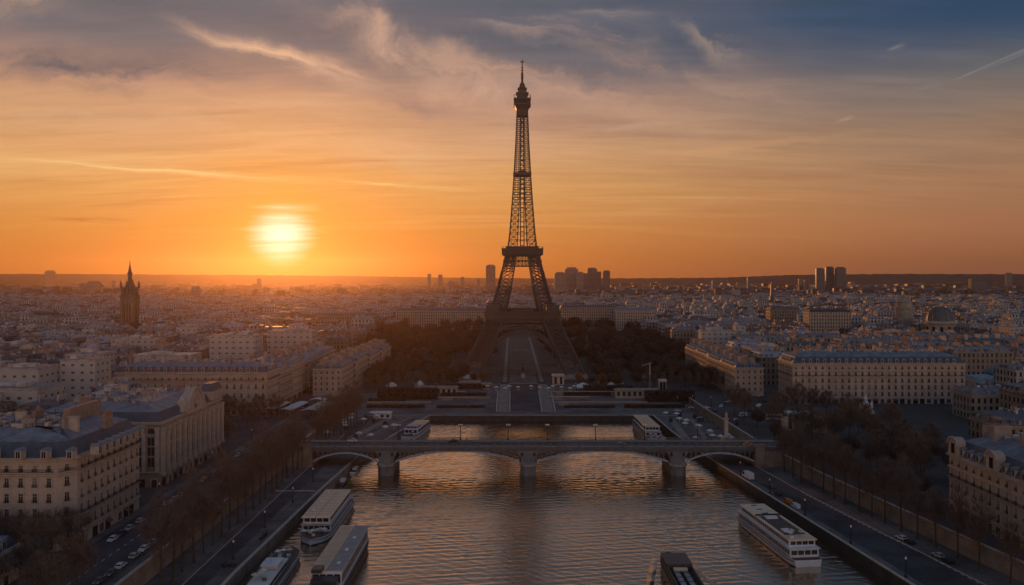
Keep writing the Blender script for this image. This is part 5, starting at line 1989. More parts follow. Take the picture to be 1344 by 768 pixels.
# ------------------------------------------------------------------ trees
def bare_tree(seed, H, CR, trunk, twigs, tw=0.10, tl=1.5):
    """leafless tree: tapered trunk, forking limbs, a haze of fine twigs"""
    r = random.Random(seed)
    T, C = MB(), MB()
    tips = []

    def grow(p, d, L, w_, depth, mb):
        q = p + d * L
        mb.beam(p, q, w_, 0, w_ * 0.68, n=5 if depth < 2 else 3)
        if depth >= 4:
            tips.append((p, q, d))
            return
        tips.append((p + d * L * .5, q, d))
        n = 3 if depth < 3 else 2
        for i in range(n):
            a = r.uniform(0, 2 * math.pi)
            sp = r.uniform(.35, .75)
            nd = (d + Vector((math.cos(a) * sp, math.sin(a) * sp, r.uniform(0, .35)))).normalized()
            grow(q, nd, L * r.uniform(.62, .85), w_ * .62, depth + 1, mb)
    base = Vector((0, 0, 0))
    top = Vector((r.uniform(-.4, .4), r.uniform(-.4, .4), trunk))
    T.beam(base, top, H * .030, 0, H * .022, n=8)
    T.beam(base - Vector((0, 0, .3)), base + Vector((0, 0, 1.0)), H * .042, 0, H * .030, n=8)
    lead = top + Vector((r.uniform(-.5, .5), r.uniform(-.5, .5), (H - trunk) * .45))
    T.beam(top, lead, H * .022, 0, H * .012, n=6)
    for i in range(7):
        f = i / 7
        p = top + (lead - top) * f
        a = i * 2.4 + r.uniform(-.4, .4)
        d = Vector((math.cos(a), math.sin(a), r.uniform(.7, 1.5))).normalized()
        grow(p, d, CR * r.uniform(.42, .6), H * .013, 1, C)
    grow(lead, Vector((0, 0, 1)), (H - lead.z) * .4, H * .012, 1, C)
    zc, rz_ = H * .64, H * .38
    for i in range(twigs):
        if i % 2 == 0:
            p, q, d = r.choice(tips)
            o = p + (q - p) * r.random()
        else:                                            # fine spray that fills the outline unevenly
            v = Vector((r.gauss(0, 1), r.gauss(0, 1), r.gauss(0, 1))).normalized() * (r.random() ** .42)
            a = math.atan2(v.y, v.x)
            lump = 1 + .22 * math.sin(a * 3 + seed) * math.cos(v.z * 5 + seed * 2)
            o = Vector((v.x * CR * lump, v.y * CR * lump, zc + v.z * rz_))
            d = Vector((v.x * .6, v.y * .6, 1.0)).normalized()
        nd = (d * .9 + Vector((r.gauss(0, .5), r.gauss(0, .5), r.gauss(.2, .45)))).normalized()
        L = tl * r.uniform(.5, 1.4)
        s_ = nd.cross(Vector((r.gauss(0, 1), r.gauss(0, 1), r.gauss(0, 1)))).normalized() * tw * .5
        C.face([o - s_, o + s_, o + nd * L])
    return T, C


def crown_tree(seed, H, CR, n, size):
    """park tree seen from far off: trunk, limbs and a crown of small leaf and twig clumps"""
    r = random.Random(seed)
    T, C = MB(), MB()
    T.beam((0, 0, -.2), (0, 0, H * .45), H * .035, 0, H * .022, n=7)
    lobes = []
    for i in range(9):
        a = r.uniform(0, 6.28)
        rr = CR * r.uniform(.15, .62)
        c = Vector((math.cos(a) * rr, math.sin(a) * rr, H * r.uniform(.42, .80)))
        lobes.append((c, CR * r.uniform(.36, .58)))
        T.beam((0, 0, H * r.uniform(.25, .42)), c, H * .016, 0, H * .006, n=4)
    for i in range(n):
        c, R_ = r.choice(lobes)
        d = Vector((r.gauss(0, 1), r.gauss(0, 1), r.gauss(0, 1))).normalized()
        p = c + d * R_ * (r.random() ** .4) * Vector((1, 1, .9)).length / 1.68
        nrm = (d + Vector((r.gauss(0, .5), r.gauss(0, .5), r.gauss(0, .5)))).normalized()
        t_ = nrm.cross(Vector((r.gauss(0, 1), r.gauss(0, 1), r.gauss(0, 1)))).normalized()
        b_ = nrm.cross(t_)
        s_ = size * r.uniform(.5, 1.4)
        C.face([p - t_ * s_ - b_ * s_ * .5, p + t_ * s_ * .9 - b_ * s_ * .35, p + t_ * s_ * .3 + b_ * s_ * .7])
    return T, C


def tree_kind(name, TC, matc, label):
    t = thing(name, label, 'tree', (0, 0, 0))
    TC[0].build('trunk', M_BARK, t)
    TC[1].build('crown', matc, t)
    return t


USED = set()


def plant(kind, x, y, z, sc, rz, label, group):
    if kind.name not in USED:
        USED.add(kind.name)
        kind.location = (x, y, z)
        kind.rotation_euler = (0, 0, rz)
        kind.scale = (sc, sc, sc)
        kind['label'] = label
        kind['group'] = group
        return kind
    return dup(kind, (x, y, z), rz, label, group, sc)


rt_ = random.Random(5)
QT = [tree_kind('bare_tree', bare_tree(i + 1, 31 - 3 * (i % 2), 5.4, 10.5, 3300, .12, 2.2), M_TWIG if i != 1 else M_TWIG2, '') for i in range(3)]
UT = [tree_kind('russet_tree', bare_tree(i + 21, 21, 7.2, 5.5, 4000, .13, 2.0), M_TWIG2 if i else M_TWIG, '') for i in range(2)]
PT = [tree_kind('park_tree', crown_tree(i + 31, 17, 8.8, 3200, .55), (M_LEAFD, M_LEAFB, M_LEAFB)[i], '') for i in range(3)]
OT = tree_kind('autumn_tree', crown_tree(44, 10, 6.0, 1200, .55), M_LEAFO, '')
TOT = {'q': 0}
# rows on the lower quays
ys = [268 + 9.6 * i for i in range(19)]
for i, y in enumerate(ys):
    plant(QT[i % 3], -117.5 + rt_.uniform(-.4, .4), y, ZQ, rt_.uniform(.78, 1.14), rt_.uniform(0, 6), 'tall bare tree in the row along the left embankment wall, %s from the bottom edge' % ORD[i], 'bare trees along the left quay')
ys = [486 + 8.5 * i for i in range(12)]
for i, y in enumerate(ys):
    plant(QT[i % 3], -117.5 + (y - 486) * .06, y, ZQ, rt_.uniform(.85, 1.0), rt_.uniform(0, 6), 'bare tree in the row beyond the bridge on the left quay, %s from the bridge' % ORD[i], 'bare trees beyond the bridge')
ys = [276, 290, 302, 313, 323, 333, 343, 353, 363, 373, 383, 393, 403, 413, 423, 434]
for i, y in enumerate(ys):
    plant(QT[(i + 1) % 3], rt(y) + rt_.uniform(-.4, .4), y, ZQ, rt_.uniform(.74, 1.0), rt_.uniform(0, 6), 'bare slender tree in the row on the right quay, %s from the bottom edge' % ORD[i], 'bare trees along the right quay')
# street trees before the corner block
for i, (x, y) in enumerate(((-153, 226), (-156, 240), (-153, 255), (-157, 268), (-154, 281), (-169, 276), (-181, 281), (-194, 279), (-160, 216), (-146, 214), (-135, 232), (-134, 247), (-208, 282))):
    plant(UT[i % 2], x, y, 0, rt_.uniform(.75, .95), rt_.uniform(0, 6), 'bare street tree before the corner block, %s of its clump' % ORD[i], 'bare trees before the corner block')
i = 0
for y in (566, 556, 548, 470, 486, 502, 518, 532):
    plant(UT[i % 2], -166 - (i % 3) * 9, y, 0, rt_.uniform(.6, .85), rt_.uniform(0, 6), 'bare street tree between the pedimented hall and long stone block, %s of its clump' % ORD[i], 'bare trees between hall and long block')
    i += 1
i = 0
while i < 10:
    plant(UT[i % 2], -200 - i * 9, 571 + (i % 2) * 3, 0, rt_.uniform(.55, .75), rt_.uniform(0, 6), 'dark bare tree at the foot of the long stone block, %s from its river end' % ORD[i], 'trees at the foot of the long stone block')
    i += 1
# the brown wood on the right bank
i = 0
spots = []
while len(spots) < 46:
    y = rt_.uniform(362, 600)
    x = rt_.uniform(wr(y) + 14, wr(y) + 90)
    if y > 585 and x < 240:
        continue
    if abs(y - 458) < 13 and x < 200:
        continue
    if any((x - a) ** 2 + (y - b) ** 2 < 70 for a, b in spots) or (x < 234 and y < 352) or (270 < x < 330 and 440 < y < 480) or (315 < x < 372 and y > 556):
        continue
    if (x - 195) ** 2 + (y - 540) ** 2 < 900 or (x - 258) ** 2 + (y - 585) ** 2 < 200:
        continue
    spots.append((x, y))
spots.sort(key=lambda p: p[0] / p[1])
for i, (x, y) in enumerate(spots):
    plant((UT[0], UT[1], PT[1])[i % 3], x, y, 0, rt_.uniform(.8, 1.1) * (.8 if i % 3 == 2 else 1), rt_.uniform(0, 6), 'brown tree in the wood between bridge and gabled mansion, %s from left' % ORD[i], 'brown wood on the right bank')
# parks beside the tower
spots = []
tries = 0
while len(spots) < 215 and tries < 9000:
    tries += 1
    y = rt_.uniform(722, 1330)
    sx = rt_.choice((-1, 1))
    if sx < 0:
        x = rt_.uniform(max(-138, -138 + (y - 900) * 0.02) if y < 890 else -205, -20)
    else:
        x = rt_.uniform(40, 182 if y < 890 else 215)
    if abs(x - XA) < (62 if y < 765 else 30 if y > 905 else 46):
        continue
    if 776 < y < 925 and 30 < abs(x - XA) < 76:
        continue
    if any((x - a) ** 2 + (y - b) ** 2 < (80 if y < 900 else 170) for a, b in spots):
        continue
    spots.append((x, y))
spots.sort(key=lambda p: p[0] / p[1])
nl = sum(1 for p in spots if p[0] < XA)
for i, (x, y) in enumerate(spots):
    lab = 'dark brown park tree left of the iron tower, %s from left' % ORD[i] if x < XA else 'dark brown park tree right of the iron tower, %s from the tower' % ORD[i - nl]
    plant(PT[(i * 7 + int(x)) % 3], x, y, 0, rt_.uniform(.85, 1.3) * (1.0 if y < 900 else 1.25), rt_.uniform(0, 6), lab, 'park trees beside the iron tower')
for i, (px, py, sc) in enumerate(((760, 505, 1.0), (775, 506, .9), (790, 507, 1.15), (803, 507, 1.1), (634, 500, .95), (622, 503, 1.0), (758, 470, .9))):
    x, y, _ = gp(px, py)
    plant(OT if i % 2 == 0 else PT[1], x, y, 0, sc * (1 if i % 2 == 0 else .65), i, 'rounded orange-brown tree by the esplanade, %s of its kind from the tents' % ORD[i], 'autumn trees by the esplanade')
# farther woods: one mass on each side
k = MB()
protos = [crown_tree(60 + i, 25, 11, 300, 1.6)[1] for i in range(3)]
for i in range(330):
    y = rt_.uniform(1335, 1960)
    x = rt_.uniform(-300, 250)
    if -30 < x - XA < 30 or (y < 1440 and abs(x - XA) < 60):
        continue
    k.merge(protos[i % 3], (x, y, 0), rt_.uniform(0, 6), rt_.uniform(.8, 1.2))
for i in range(150):
    y = rt_.uniform(1210, 1360)
    x = rt_.uniform(-380, -190)
    k.merge(protos[i % 3], (x, y, 0), rt_.uniform(0, 6), rt_.uniform(.7, 1.1))
for cx, cy, n, sp in ((-760, 1330, 26, 60), (-520, 1300, 26, 60), (-640, 1340, 20, 80), (180, 1050, 10, 30), (330, 1120, 20, 70), (-240, 900, 10, 25)):
    for i in range(n):
        k.merge(protos[i % 3], (cx + rt_.uniform(-sp, sp), cy + rt_.uniform(-15, 15), 0), rt_.uniform(0, 6), rt_.uniform(.7, 1.1))
o = k.build('distant_woods', M_LEAFD)
o['kind'] = 'stuff'
o['label'] = 'dark far woods beyond the iron tower'

# clipped hedges that close the lower lawns
for i, (x0, x1, y0, y1, h_) in enumerate(((-112, -62, 668, 676, 7), (62, 104, 694, 699, 6), (-60, -27, 716, 722, 4), (110, 150, 660, 666, 6))):
    k = MB()
    r = random.Random(i)
    for j in range(int((x1 - x0) * 90)):
        p = Vector((r.uniform(x0, x1), r.uniform(y0, y1), r.uniform(-3.0, h_)))
        a = Vector((r.gauss(0, 1), r.gauss(0, 1), r.gauss(0, 1))).normalized() * 1.1
        b = a.cross(Vector((r.gauss(0, 1), r.gauss(0, 1), r.gauss(0, 1)))).normalized() * 1.1
        k.face([p - a, p + a, p + b])
    tag(k.build('hedge', M_LEAFD), 'dark hedge by the river esplanade, ' + ('on the sun side behind the moored boat', 'below the long pavilion', 'before the left tower foot', 'near the two-lane boat beyond the bridge')[i], 'hedge')


for i, (x0, x1, y0, h_, lab) in enumerate(((-116, -70, 643, 2.2, 'in the lower lawn strip on the sun side'), (-60, -22, 643, 1.6, 'beside the foot of the ramp on the sun side'), (42, 82, 643, 1.6, 'beside the foot of the ramp on the tent side'),
                                           (90, 138, 643, 2.4, 'in the lower lawn strip on the tent side'), (-60, -22, 682, 2.6, 'beside the top of the ramp on the sun side'), (44, 84, 684, 2.6, 'beside the top of the ramp on the tent side'), (-118, -88, 660, 3.0, 'near the left square beyond the bridge'))):
    k = MB()
    r = random.Random(40 + i)
    for j in range(int((x1 - x0) * 60)):
        p = Vector((r.uniform(x0, x1), r.uniform(y0 - 1.6, y0 + 1.6), zs(y0) + r.uniform(-.4, h_)))
        a = Vector((r.gauss(0, 1), r.gauss(0, 1), r.gauss(0, 1))).normalized() * .7
        b = a.cross(Vector((r.gauss(0, 1), r.gauss(0, 1), r.gauss(0, 1)))).normalized() * .7
        k.face([p - a, p + a, p + b])
    tag(k.build('hedge', M_LEAFD), 'low dark hedge ' + lab, 'hedge')


# ------------------------------------------------------------------ vehicles
def car_parts(L=4.4, W_=1.85, H=1.5, van=False):
    B, G = MB(), MB()
    h = W_ / 2
    prof = [(-L / 2, .35), (L / 2, .35), (L / 2, .75), (L / 2 - .15, .85), (L * .22, .98), (L * .08, H), (-L * .30, H), (-L * .44, 1.0), (-L / 2, .95)]
    if van:
        prof = [(-L / 2, .35), (L / 2, .35), (L / 2, .95), (L / 2 - .3, 1.15), (L / 2 - 1.0, H), (-L / 2 + .1, H), (-L / 2, H - .2)]
    n = len(prof)

    def wd(z):
        return h - max(0, z - 1.0) * .28 if not van else h - max(0, z - 1.2) * .08
    lo = [(x, -wd(z), z) for x, z in prof]
    hi = [(x, wd(z), z) for x, z in prof]
    B.face(lo)
    B.face(list(reversed(hi)))
    for i in range(n):
        j = (i + 1) % n
        B.face([lo[j], lo[i], hi[i], hi[j]])
    # glasshouse
    if van:
        G.face([(L / 2 - .32, -h + .15, 1.2), (L / 2 - .32, h - .15, 1.2), (L / 2 - .96, h - .25, H - .12), (L / 2 - .96, -h + .25, H - .12)])
        for s_ in (-1, 1):
            G.face([(L / 2 - .6, s_ * (h + .01), 1.25), (L / 2 - 1.0, s_ * (h - .03), H - .25), (L / 2 - 2.0, s_ * (h - .03), H - .25), (L / 2 - 2.0, s_ * (h + .01), 1.25)])
    else:
        e = .03
        G.face([(L * .215 + e, -wd(1) + .1, 1.02), (L * .215 + e, wd(1) - .1, 1.02), (L * .085 + e, wd(H) - .08, H - .05), (L * .085 + e, -wd(H) + .08, H - .05)])
        G.face([(-L * .435 - e, wd(1) - .1, 1.04), (-L * .435 - e, -wd(1) + .1, 1.04), (-L * .305 - e, -wd(H) + .08, H - .05), (-L * .305 - e, wd(H) - .08, H - .05)])
        for s_ in (-1, 1):
            G.face([(L * .17, s_ * (wd(1.04) + .015), 1.04), (L * .07, s_ * (wd(H - .08) + .015), H - .08), (-L * .28, s_ * (wd(H - .08) + .015), H - .08), (-L * .39, s_ * (wd(1.04) + .015), 1.04)])
    Wm = MB()
    Wm.beam((0, -.1, 0), (0, .1, 0), .64, 0, n=12)
    Lm = MB()
    Lm.box(-.03, .03, -.18, .18, -.08, .08)
    return B.mesh('body', MAT['car body']), G.mesh('glass', M_GLASS), Wm.mesh('wheel', M_TYRE), Lm.mesh('headlight', M_GLOBE), L, W_


CARC = []
for nm, c in (('silver', (.42, .42, .43)), ('white', (.62, .61, .59)), ('black', (.02, .02, .022)), ('dark grey', (.10, .10, .11)), ('dark blue', (.03, .05, .10)), ('red', (.25, .03, .025)), ('orange', (.45, .17, .04))):
    CARC.append((nm, mat('car body' if nm == 'silver' else nm + ' car paint', c, .3, .2 if nm == 'silver' else 0, var=.06, spec=.6)))
CP = {False: car_parts(), True: car_parts(5.6, 2.1, 2.4, True)}
BASE = {}


def car(x, y, z, rz, ci, label, van=False, sc=1.0):
    me = CP[van]
    cat = 'van' if van else 'car'
    if van not in BASE:
        t = thing('parked_van' if van else 'parked_car', label, cat, (x, y, z), rz)
        link('body', me[0], t)
        link('glass', me[1], t)
        for a in (-1, 1):
            for b in (-1, 1):
                link('wheel', me[2], t, (a * me[4] * .31, b * (me[5] / 2 - .06), .32))
            link('headlight', me[3], t, (me[4] / 2 - .02 if not van else me[4] / 2, a * me[5] * .34, .72))
        BASE[van] = t
    else:
        t = dup(BASE[van], (x, y, z), rz, label)
    t.scale = (sc, sc, sc)
    for ch in t.children:
        if ch.name.startswith('body'):
            ch.material_slots[0].link = 'OBJECT'
            ch.material_slots[0].material = CARC[ci][1]
    t['category'] = cat
    t['group'] = 'vehicles parked by the river'
    return t


S = 1.15
rows = [('kerb row under the pedimented hall', [(-150.5, 303), (-150.5, 309.5), (-150.5, 316), (-150.5, 326), (-150.3, 337), (-150.3, 344), (-150.4, 350.5), (-150.3, 357), (-150.2, 364), (-150.2, 370.5), (-150.2, 377), (-150.2, 385), (-150.2, 392)], 1.571),
        ('row under the left embankment trees', [(-134, 247), (-134, 254), (-134, 261), (-133.8, 268), (-133.8, 275), (-133.8, 285), (-133.8, 292), (-133.8, 300), (-134, 318), (-134, 332), (-134, 361), (-134, 385)], 1.571),
        ('row beside the pedimented hall', [(-152, 402), (-152, 409), (-152, 416), (-152, 423), (-152, 431), (-152, 446), (-152, 452)], 1.571)]
cc = random.Random(3)
for nm, pts, rz in rows:
    for i, (x, y) in enumerate(pts):
        ci = cc.choice((0, 0, 1, 1, 2, 3, 3, 4, 5 if i == 4 else 0))
        car(x, y, 0.02, rz + cc.uniform(-.03, .03) + (math.pi if cc.random() < .5 else 0), ci, '%s car, %s from the near end of the %s' % (CARC[ci][0], ORD[i], nm), False, S)
for i, (px, py, ci) in enumerate(((1199, 708, 1), (1213, 713, 2), (1241, 731, 0), (1256, 738, 2))):
    x, y, z = gp(px, py, ZQ)
    car(rt(y) - 6.8, y, ZQ + .02, 1.57 + .17, ci, '%s car at the kerb under the right quay trees, %s towards the bottom edge' % (CARC[ci][0], ORD[i]), False, S)
for i, (px, py, ci, vn, sc, lab) in enumerate(((978, 628, 1, True, 1.5, 'long white van parked at the quay edge beside the right bridge arch'),
                                     (1030, 661, 6, True, .95, 'small orange-topped van on the right quay near the white boat'),
                                     (1040, 667, 1, True, .95, 'small white van parked behind the orange one on the right quay'),
                                     (1008, 640, 3, False, 1.1, 'dark grey car on the right quay between van and trees'),
                                     (1017, 650, 2, False, 1.1, 'black car halfway along the right quay near the vans'))):
    x, y, z = gp(px, py, ZQ)
    car(x + 1.5, y, ZQ + .02, 1.57 + .15, ci, lab, vn, sc)
for i, (x, y, ci, rz) in enumerate(((133, 453, 6, 0), (-34, 463, 2, math.pi), (62, 453.5, 3, 0), (-92, 463, 1, math.pi))):
    car(x, y, 4.63, rz, ci, '%s car driving across the iron arch bridge' % CARC[ci][0], False, S)
# cars on the squares beyond the bridge
for i in range(26):
    if i < 11:
        px, py, lab = 352 + i * 7.5, 548 - (i % 4) * 5.5 + i * .3, 'on the square by the tan market canopies, %s from left' % ORD[i]
    else:
        px, py, lab = 880 + (i - 11) * 9.5, 553 - (i % 5) * 6.2, 'on the right square beyond the bridge, %s from left' % ORD[i - 11]
    x, y, z = gp(px, py, 0)
    if y < 628 and WL - 2 < x < wr(y) + 2:
        x, y, z = gp(px, py, ZQ)
    z = zs(y) if x < wr(612) + 1 and y > 628 else (ZQ if WL < x < wr(y) else 0)
    if 606 < y < 618 and WL < x < wr(612):
        y += 12
        z = zs(y) if y > 628 else ZQ
    ci = cc.choice((0, 1, 1, 2, 3, 4))
    car(x, y, z + .03, cc.uniform(0, 6.28), ci, '%s car %s' % (CARC[ci][0], lab), i % 6 == 3, 1.2)


# ------------------------------------------------------------------ boats
def hull_sections(L, Wd, h, bow=.22, stern=.06, flare=1.12, n=16):
    out = []
    for i in range(n + 1):
        f = i / n
        y = -L / 2 + L * f
        k = 1.0
        if f > 1 - bow:
            u = (f - (1 - bow)) / bow
            k = math.sqrt(max(0.0, 1 - u ** 2.2)) * .94 + .06 * (1 - u)
        if f < stern:
            k = .82 + .18 * f / stern
        out.append((y, max(k, .03)))
    return out


def river_boat(name, label, x, y, rz, L, Wd, style):
    """bow towards local +Y; the water is at z 0"""
    t = thing(name, label, 'boat', (x, y, ZW), rz)
    fb = 2.6
    sec = hull_sections(L, Wd, fb, .24 if style != 'open' else .2)
    H = MB()
    n = len(sec)
    ring = []
    for yy, k in sec:
        w_ = Wd / 2 * k
        ring.append([(-w_ * .86, yy, -1.2), (-w_ * .93, yy, .45), (-w_, yy, fb), (-w_ + .25 * min(1, k * 3), yy, fb + .02), (w_ - .25 * min(1, k * 3), yy, fb + .02), (w_, yy, fb), (w_ * .93, yy, .45), (w_ * .86, yy, -1.2)])
    mats_ = [3, 0, 0, 1, 0, 0, 3]
    for a, b in zip(ring, ring[1:]):
        for i in range(7):
            H.face([a[i], a[i + 1], b[i + 1], b[i]][::-1], mats_[i])
    H.face(ring[0], 0)
    H.face(ring[-1][::-1], 0)
    hm = M_WHITE if style in ('twodeck', 'party', 'yacht') else M_HULLD
    if style == 'low':
        hm = M_WHITE
    H.build('hull', [hm, M_DECK, M_RAIL, M_HULLR if style == 'party' else M_HULLD], t)
    Rl = MB()                                            # rubbing strake and bulwark rail
    for sx in (0, 1):
        for a, b in zip(sec, sec[1:]):
            s_ = (1 if sx else -1)
            Rl.beam((s_ * Wd / 2 * a[1] * 1.01, a[0], fb - .5), (s_ * Wd / 2 * b[1] * 1.01, b[0], fb - .5), .22, 0)
            Rl.beam((s_ * Wd / 2 * a[1] * .98, a[0], fb + .9), (s_ * Wd / 2 * b[1] * .98, b[0], fb + .9), .10, 1)
            Rl.beam((s_ * Wd / 2 * a[1] * .98, a[0], fb), (s_ * Wd / 2 * a[1] * .98, a[0], fb + .9), .08, 1)
    Rl.build('railing', [M_HULLD, M_STEEL], t)

    def cabin(nm, y0, y1, w_, z0, z1, win=True, m=M_WHITE, pitch=2.2):
        k = MB()
        k.prism(rect(-w_ / 2, w_ / 2, y0, y1), z0, z1, uvs=False, bottom=True)
        c = k.build(nm, m, t)
        if win:
            zb, zt = z0 + (z1 - z0) * .30, z0 + (z1 - z0) * .82
            for sx in (-1, 1):
                cnt = int((y1 - y0 - 1) / pitch)
                for i in range(cnt):
                    k = MB()
                    yy0 = y0 + .6 + (y1 - y0 - 1.2) * (i + .08) / cnt
                    yy1 = y0 + .6 + (y1 - y0 - 1.2) * (i + .92) / cnt
                    k.box(sx * w_ / 2 - .03, sx * w_ / 2 + .05, yy0, yy1, zb, zt)
                    k.build('window', M_GLASS, c)
            for yy, sg in ((y0, -1), (y1, 1)):
                cnt = max(3, int(w_ / 2.4))
                for i in range(cnt):
                    k = MB()
                    xx0, xx1 = -w_ / 2 + .4 + (w_ - .8) * (i + .07) / cnt, -w_ / 2 + .4 + (w_ - .8) * (i + .93) / cnt
                    k.box(xx0, xx1, yy - .05 if sg < 0 else yy - .03, yy + .03 if sg < 0 else yy + .05, zb, zt)
                    k.build('window', M_GLASS, c)
        return c

    def roof(y0, y1, w_, z, split=True, a=M_BROOF, b=M_BROOF, seam=2.4):
        k = MB()
        k.box(-w_ / 2, -.14, y0, y1, z, z + .28, 0)
        k.box(.14, w_ / 2, y0, y1, z, z + .28, 1)
        k.box(-.137, .137, y0, y1, z, z + .20, 2)
        for i in range(int((y1 - y0) / seam)):
            yy = y0 + .8 + i * seam
            for x0, x1 in ((-w_ / 2 + .2, -.3), (.3, w_ / 2 - .2)):
                k.box(x0, x1, yy, yy + .09, z + .284, z + .36, 2)
        for i in range(int((y1 - y0) / 14)):
            yy = y0 + 6 + i * 14
            k.box(w_ * .2, w_ * .2 + 1.1, yy, yy + 1.6, z + .284, z + .75, 3)
        return k.build('roof', [a, b, M_HULLD, M_WHITE], t)
    def mast(x_, y_, z0, h_, flag=False):
        k = MB()
        k.beam((x_, y_, z0), (x_, y_, z0 + h_), .16, 0, .08, n=6)
        k.beam((x_ - .9, y_, z0 + h_ * .7), (x_ + .9, y_, z0 + h_ * .7), .08)
        k.build('mast', M_STEEL, t)

    def clutter(y0, y1, w_, z, n, seed):
        r = random.Random(seed)
        for i in range(n):
            k = MB()
            xx, yy = r.uniform(-w_ / 2, w_ / 2), r.uniform(y0, y1)
            if r.random() < .5:                          # deck table with a parasol or a locker with lid
                k.lathe([(.06, z), (.06, z + 2.2), (1.3, z + 2.2), (.15, z + 2.8)], 8, xx, yy, 0)
                k.build('parasol', M_TANC if r.random() < .5 else M_TENT, t)
            else:
                k.box(xx - .7, xx + .7, yy - .4, yy + .4, z, z + .8)
                k.box(xx - .75, xx + .75, yy - .45, yy + .45, z + .803, z + .92)
                k.build('deck_locker', M_WHITE if r.random() < .5 else M_DECK, t)
    if style == 'twodeck':
        c = cabin('lower_cabin', -L * .41, L * .33, Wd * .86, fb, fb + 3.0)
        k = MB()
        k.box(-Wd * .47, Wd * .47, -L * .43, L * .35, fb + 3.003, fb + 3.25)
        k.build('upper_deck', M_BGREY, t)
        cabin('upper_cabin', -L * .37, L * .33, Wd * .80, fb + 3.253, fb + 6.2)
        roof(-L * .39, L * .36, Wd * .86, fb + 6.203)
        clutter(-L * .47, -L * .43, Wd * .6, fb, 4, 3)
        clutter(L * .36, L * .44, Wd * .6, fb, 11, 13)
        mast(0, L * .42, fb, 6)
    elif style == 'glass':
        cabin('cabin', -L * .33, L * .36, Wd * .86, fb, fb + 5.6, pitch=2.6)
        roof(-L * .33, L * .37, Wd * .92, fb + 5.603, a=M_BROOF, b=M_BGREY, seam=1.3)
        cabin('wheelhouse', -L * .40, -L * .335, Wd * .7, fb, fb + 4.2, m=M_HULLD)
        k = MB()
        k.box(-Wd * .38, -Wd * .1, -L * .36, -L * .30, fb + 5.61, fb + 7.0)
        k.build('hatch', M_HULLD, t)
        clutter(-L * .48, -L * .42, Wd * .6, fb, 6, 9)
        mast(0, L * .40, fb, 7.5)
        clutter(L * .39, L * .43, Wd * .4, fb, 3, 4)
    elif style == 'party':
        cabin('lower_cabin', -L * .45, L * .36, Wd * .88, fb, fb + 3.2, pitch=2.0)
        k = MB()
        k.box(-Wd * .48, Wd * .48, -L * .46, L * .38, fb + 3.203, fb + 3.45)
        k.build('upper_deck', M_WHITE, t)
        cabin('upper_cabin', -L * .42, L * .34, Wd * .80, fb + 3.453, fb + 6.0, pitch=2.0)
        k = MB()
        w_, z = Wd * .88, fb + 6.003
        k.box(-w_ / 2, w_ / 2, L * .08, L * .36, z, z + .3, 0)
        k.box(-w_ / 2, -w_ / 2 + 1.3, -L * .43, L * .08 - .003, z, z + .3, 0)
        k.box(w_ / 2 - 1.3, w_ / 2, -L * .43, L * .08 - .003, z, z + .3, 0)
        k.box(-w_ / 2 + 1.303, w_ / 2 - 1.303, -L * .33, L * .08 - .003, z, z + .10, 1)
        k.box(-w_ / 2 + 1.303, w_ / 2 - 1.303, -L * .43, -L * .33 - .003, z, z + .3, 0)
        k.box(-2.4, 2.4, L * .01, L * .06, z + .103, z + .7, 2)
        k.box(-3, 0, -L * .27, -L * .22, z + .103, z + .8, 2)
        k.box(-w_ / 2 + .1, w_ / 2 - .1, L * .08, L * .083, z + .303, z + 1.0, 3)
        for i in range(7):
            k.box(-1.2, 1.2, L * .12 + i * 2.0, L * .12 + i * 2.0 + .8, z + .303, z + .5, 2 if i % 3 else 3)
        k.build('roof', [M_BROOF, M_DECK, M_WHITE, M_HULLD], t)
        clutter(-L * .40, -L * .34, Wd * .6, z + .1, 5, 8)
        clutter(L * .40, L * .44, Wd * .3, fb, 3, 8)
        mast(0, L * .44, fb, 4)
    elif style == 'open':
        k = MB()
        w_ = Wd * .92
        for sx in (-1, 1):
            k.box(sx * w_ / 2 - .25, sx * w_ / 2 + .25, -L * .40, L * .34, fb, fb + 2.4)
        k.box(-w_ / 2 + .26, w_ / 2 - .26, L * .20, L * .34, fb, fb + 2.8)
        k.box(-w_ / 2 - .3, w_ / 2 + .3, L * .19, L * .355, fb + 2.803, fb + 3.1, 1)
        k.build('cabin', [M_DECK, M_HULLD], t)
        k = MB()
        for x0, x1 in ((-w_ * .30, -w_ * .04), (w_ * .06, w_ * .32)):
            k.box(x0, x1, -L * .30, L * .17, fb + .05, fb + 1.1, 0)
            k.box(x0 + .3, x1 - .3, -L * .29, L * .16, fb + 1.103, fb + 1.2, 1)
        for i in range(8):
            yy = -L * .28 + i * L * .055
            k.box(-w_ / 2 + .3, w_ / 2 - .3, yy, yy + .18, fb + 2.2, fb + 2.4, 2)
        k.build('hatch', [M_HULLD, M_BGREY, M_RAIL], t)
        k = MB()
        k.box(-2.5, 2.5, L * .165, L * .185, fb + 1.25, fb + 2.2)
        k.build('bench', M_BROOF, t)
        clutter(L * .36, L * .40, Wd * .5, fb, 4, 2)
        mast(0, L * .3, fb + 3, 3)
    elif style == 'yacht':
        cabin('cabin', -L * .36, L * .12, Wd * .62, fb, fb + 2.2)
        k = MB()
        k.box(-Wd * .34, Wd * .34, -L * .40, L * .15, fb + 2.203, fb + 2.4)
        k.box(-Wd * .25, Wd * .25, -L * .05, L * .06, fb + 2.403, fb + 4.0)
        k.box(-Wd * .28, Wd * .28, -L * .08, L * .07, fb + 4.003, fb + 4.2, 1)
        k.build('roof', [M_TENT, M_WHITE], t)
        clutter(L * .16, L * .36, Wd * .45, fb, 7, 6)
        clutter(-L * .3, -L * .1, Wd * .4, fb + 2.4, 4, 16)
        k = MB()
        k.box(-Wd * .3, Wd * .1, L * .17, L * .2, fb, fb + 1.6)
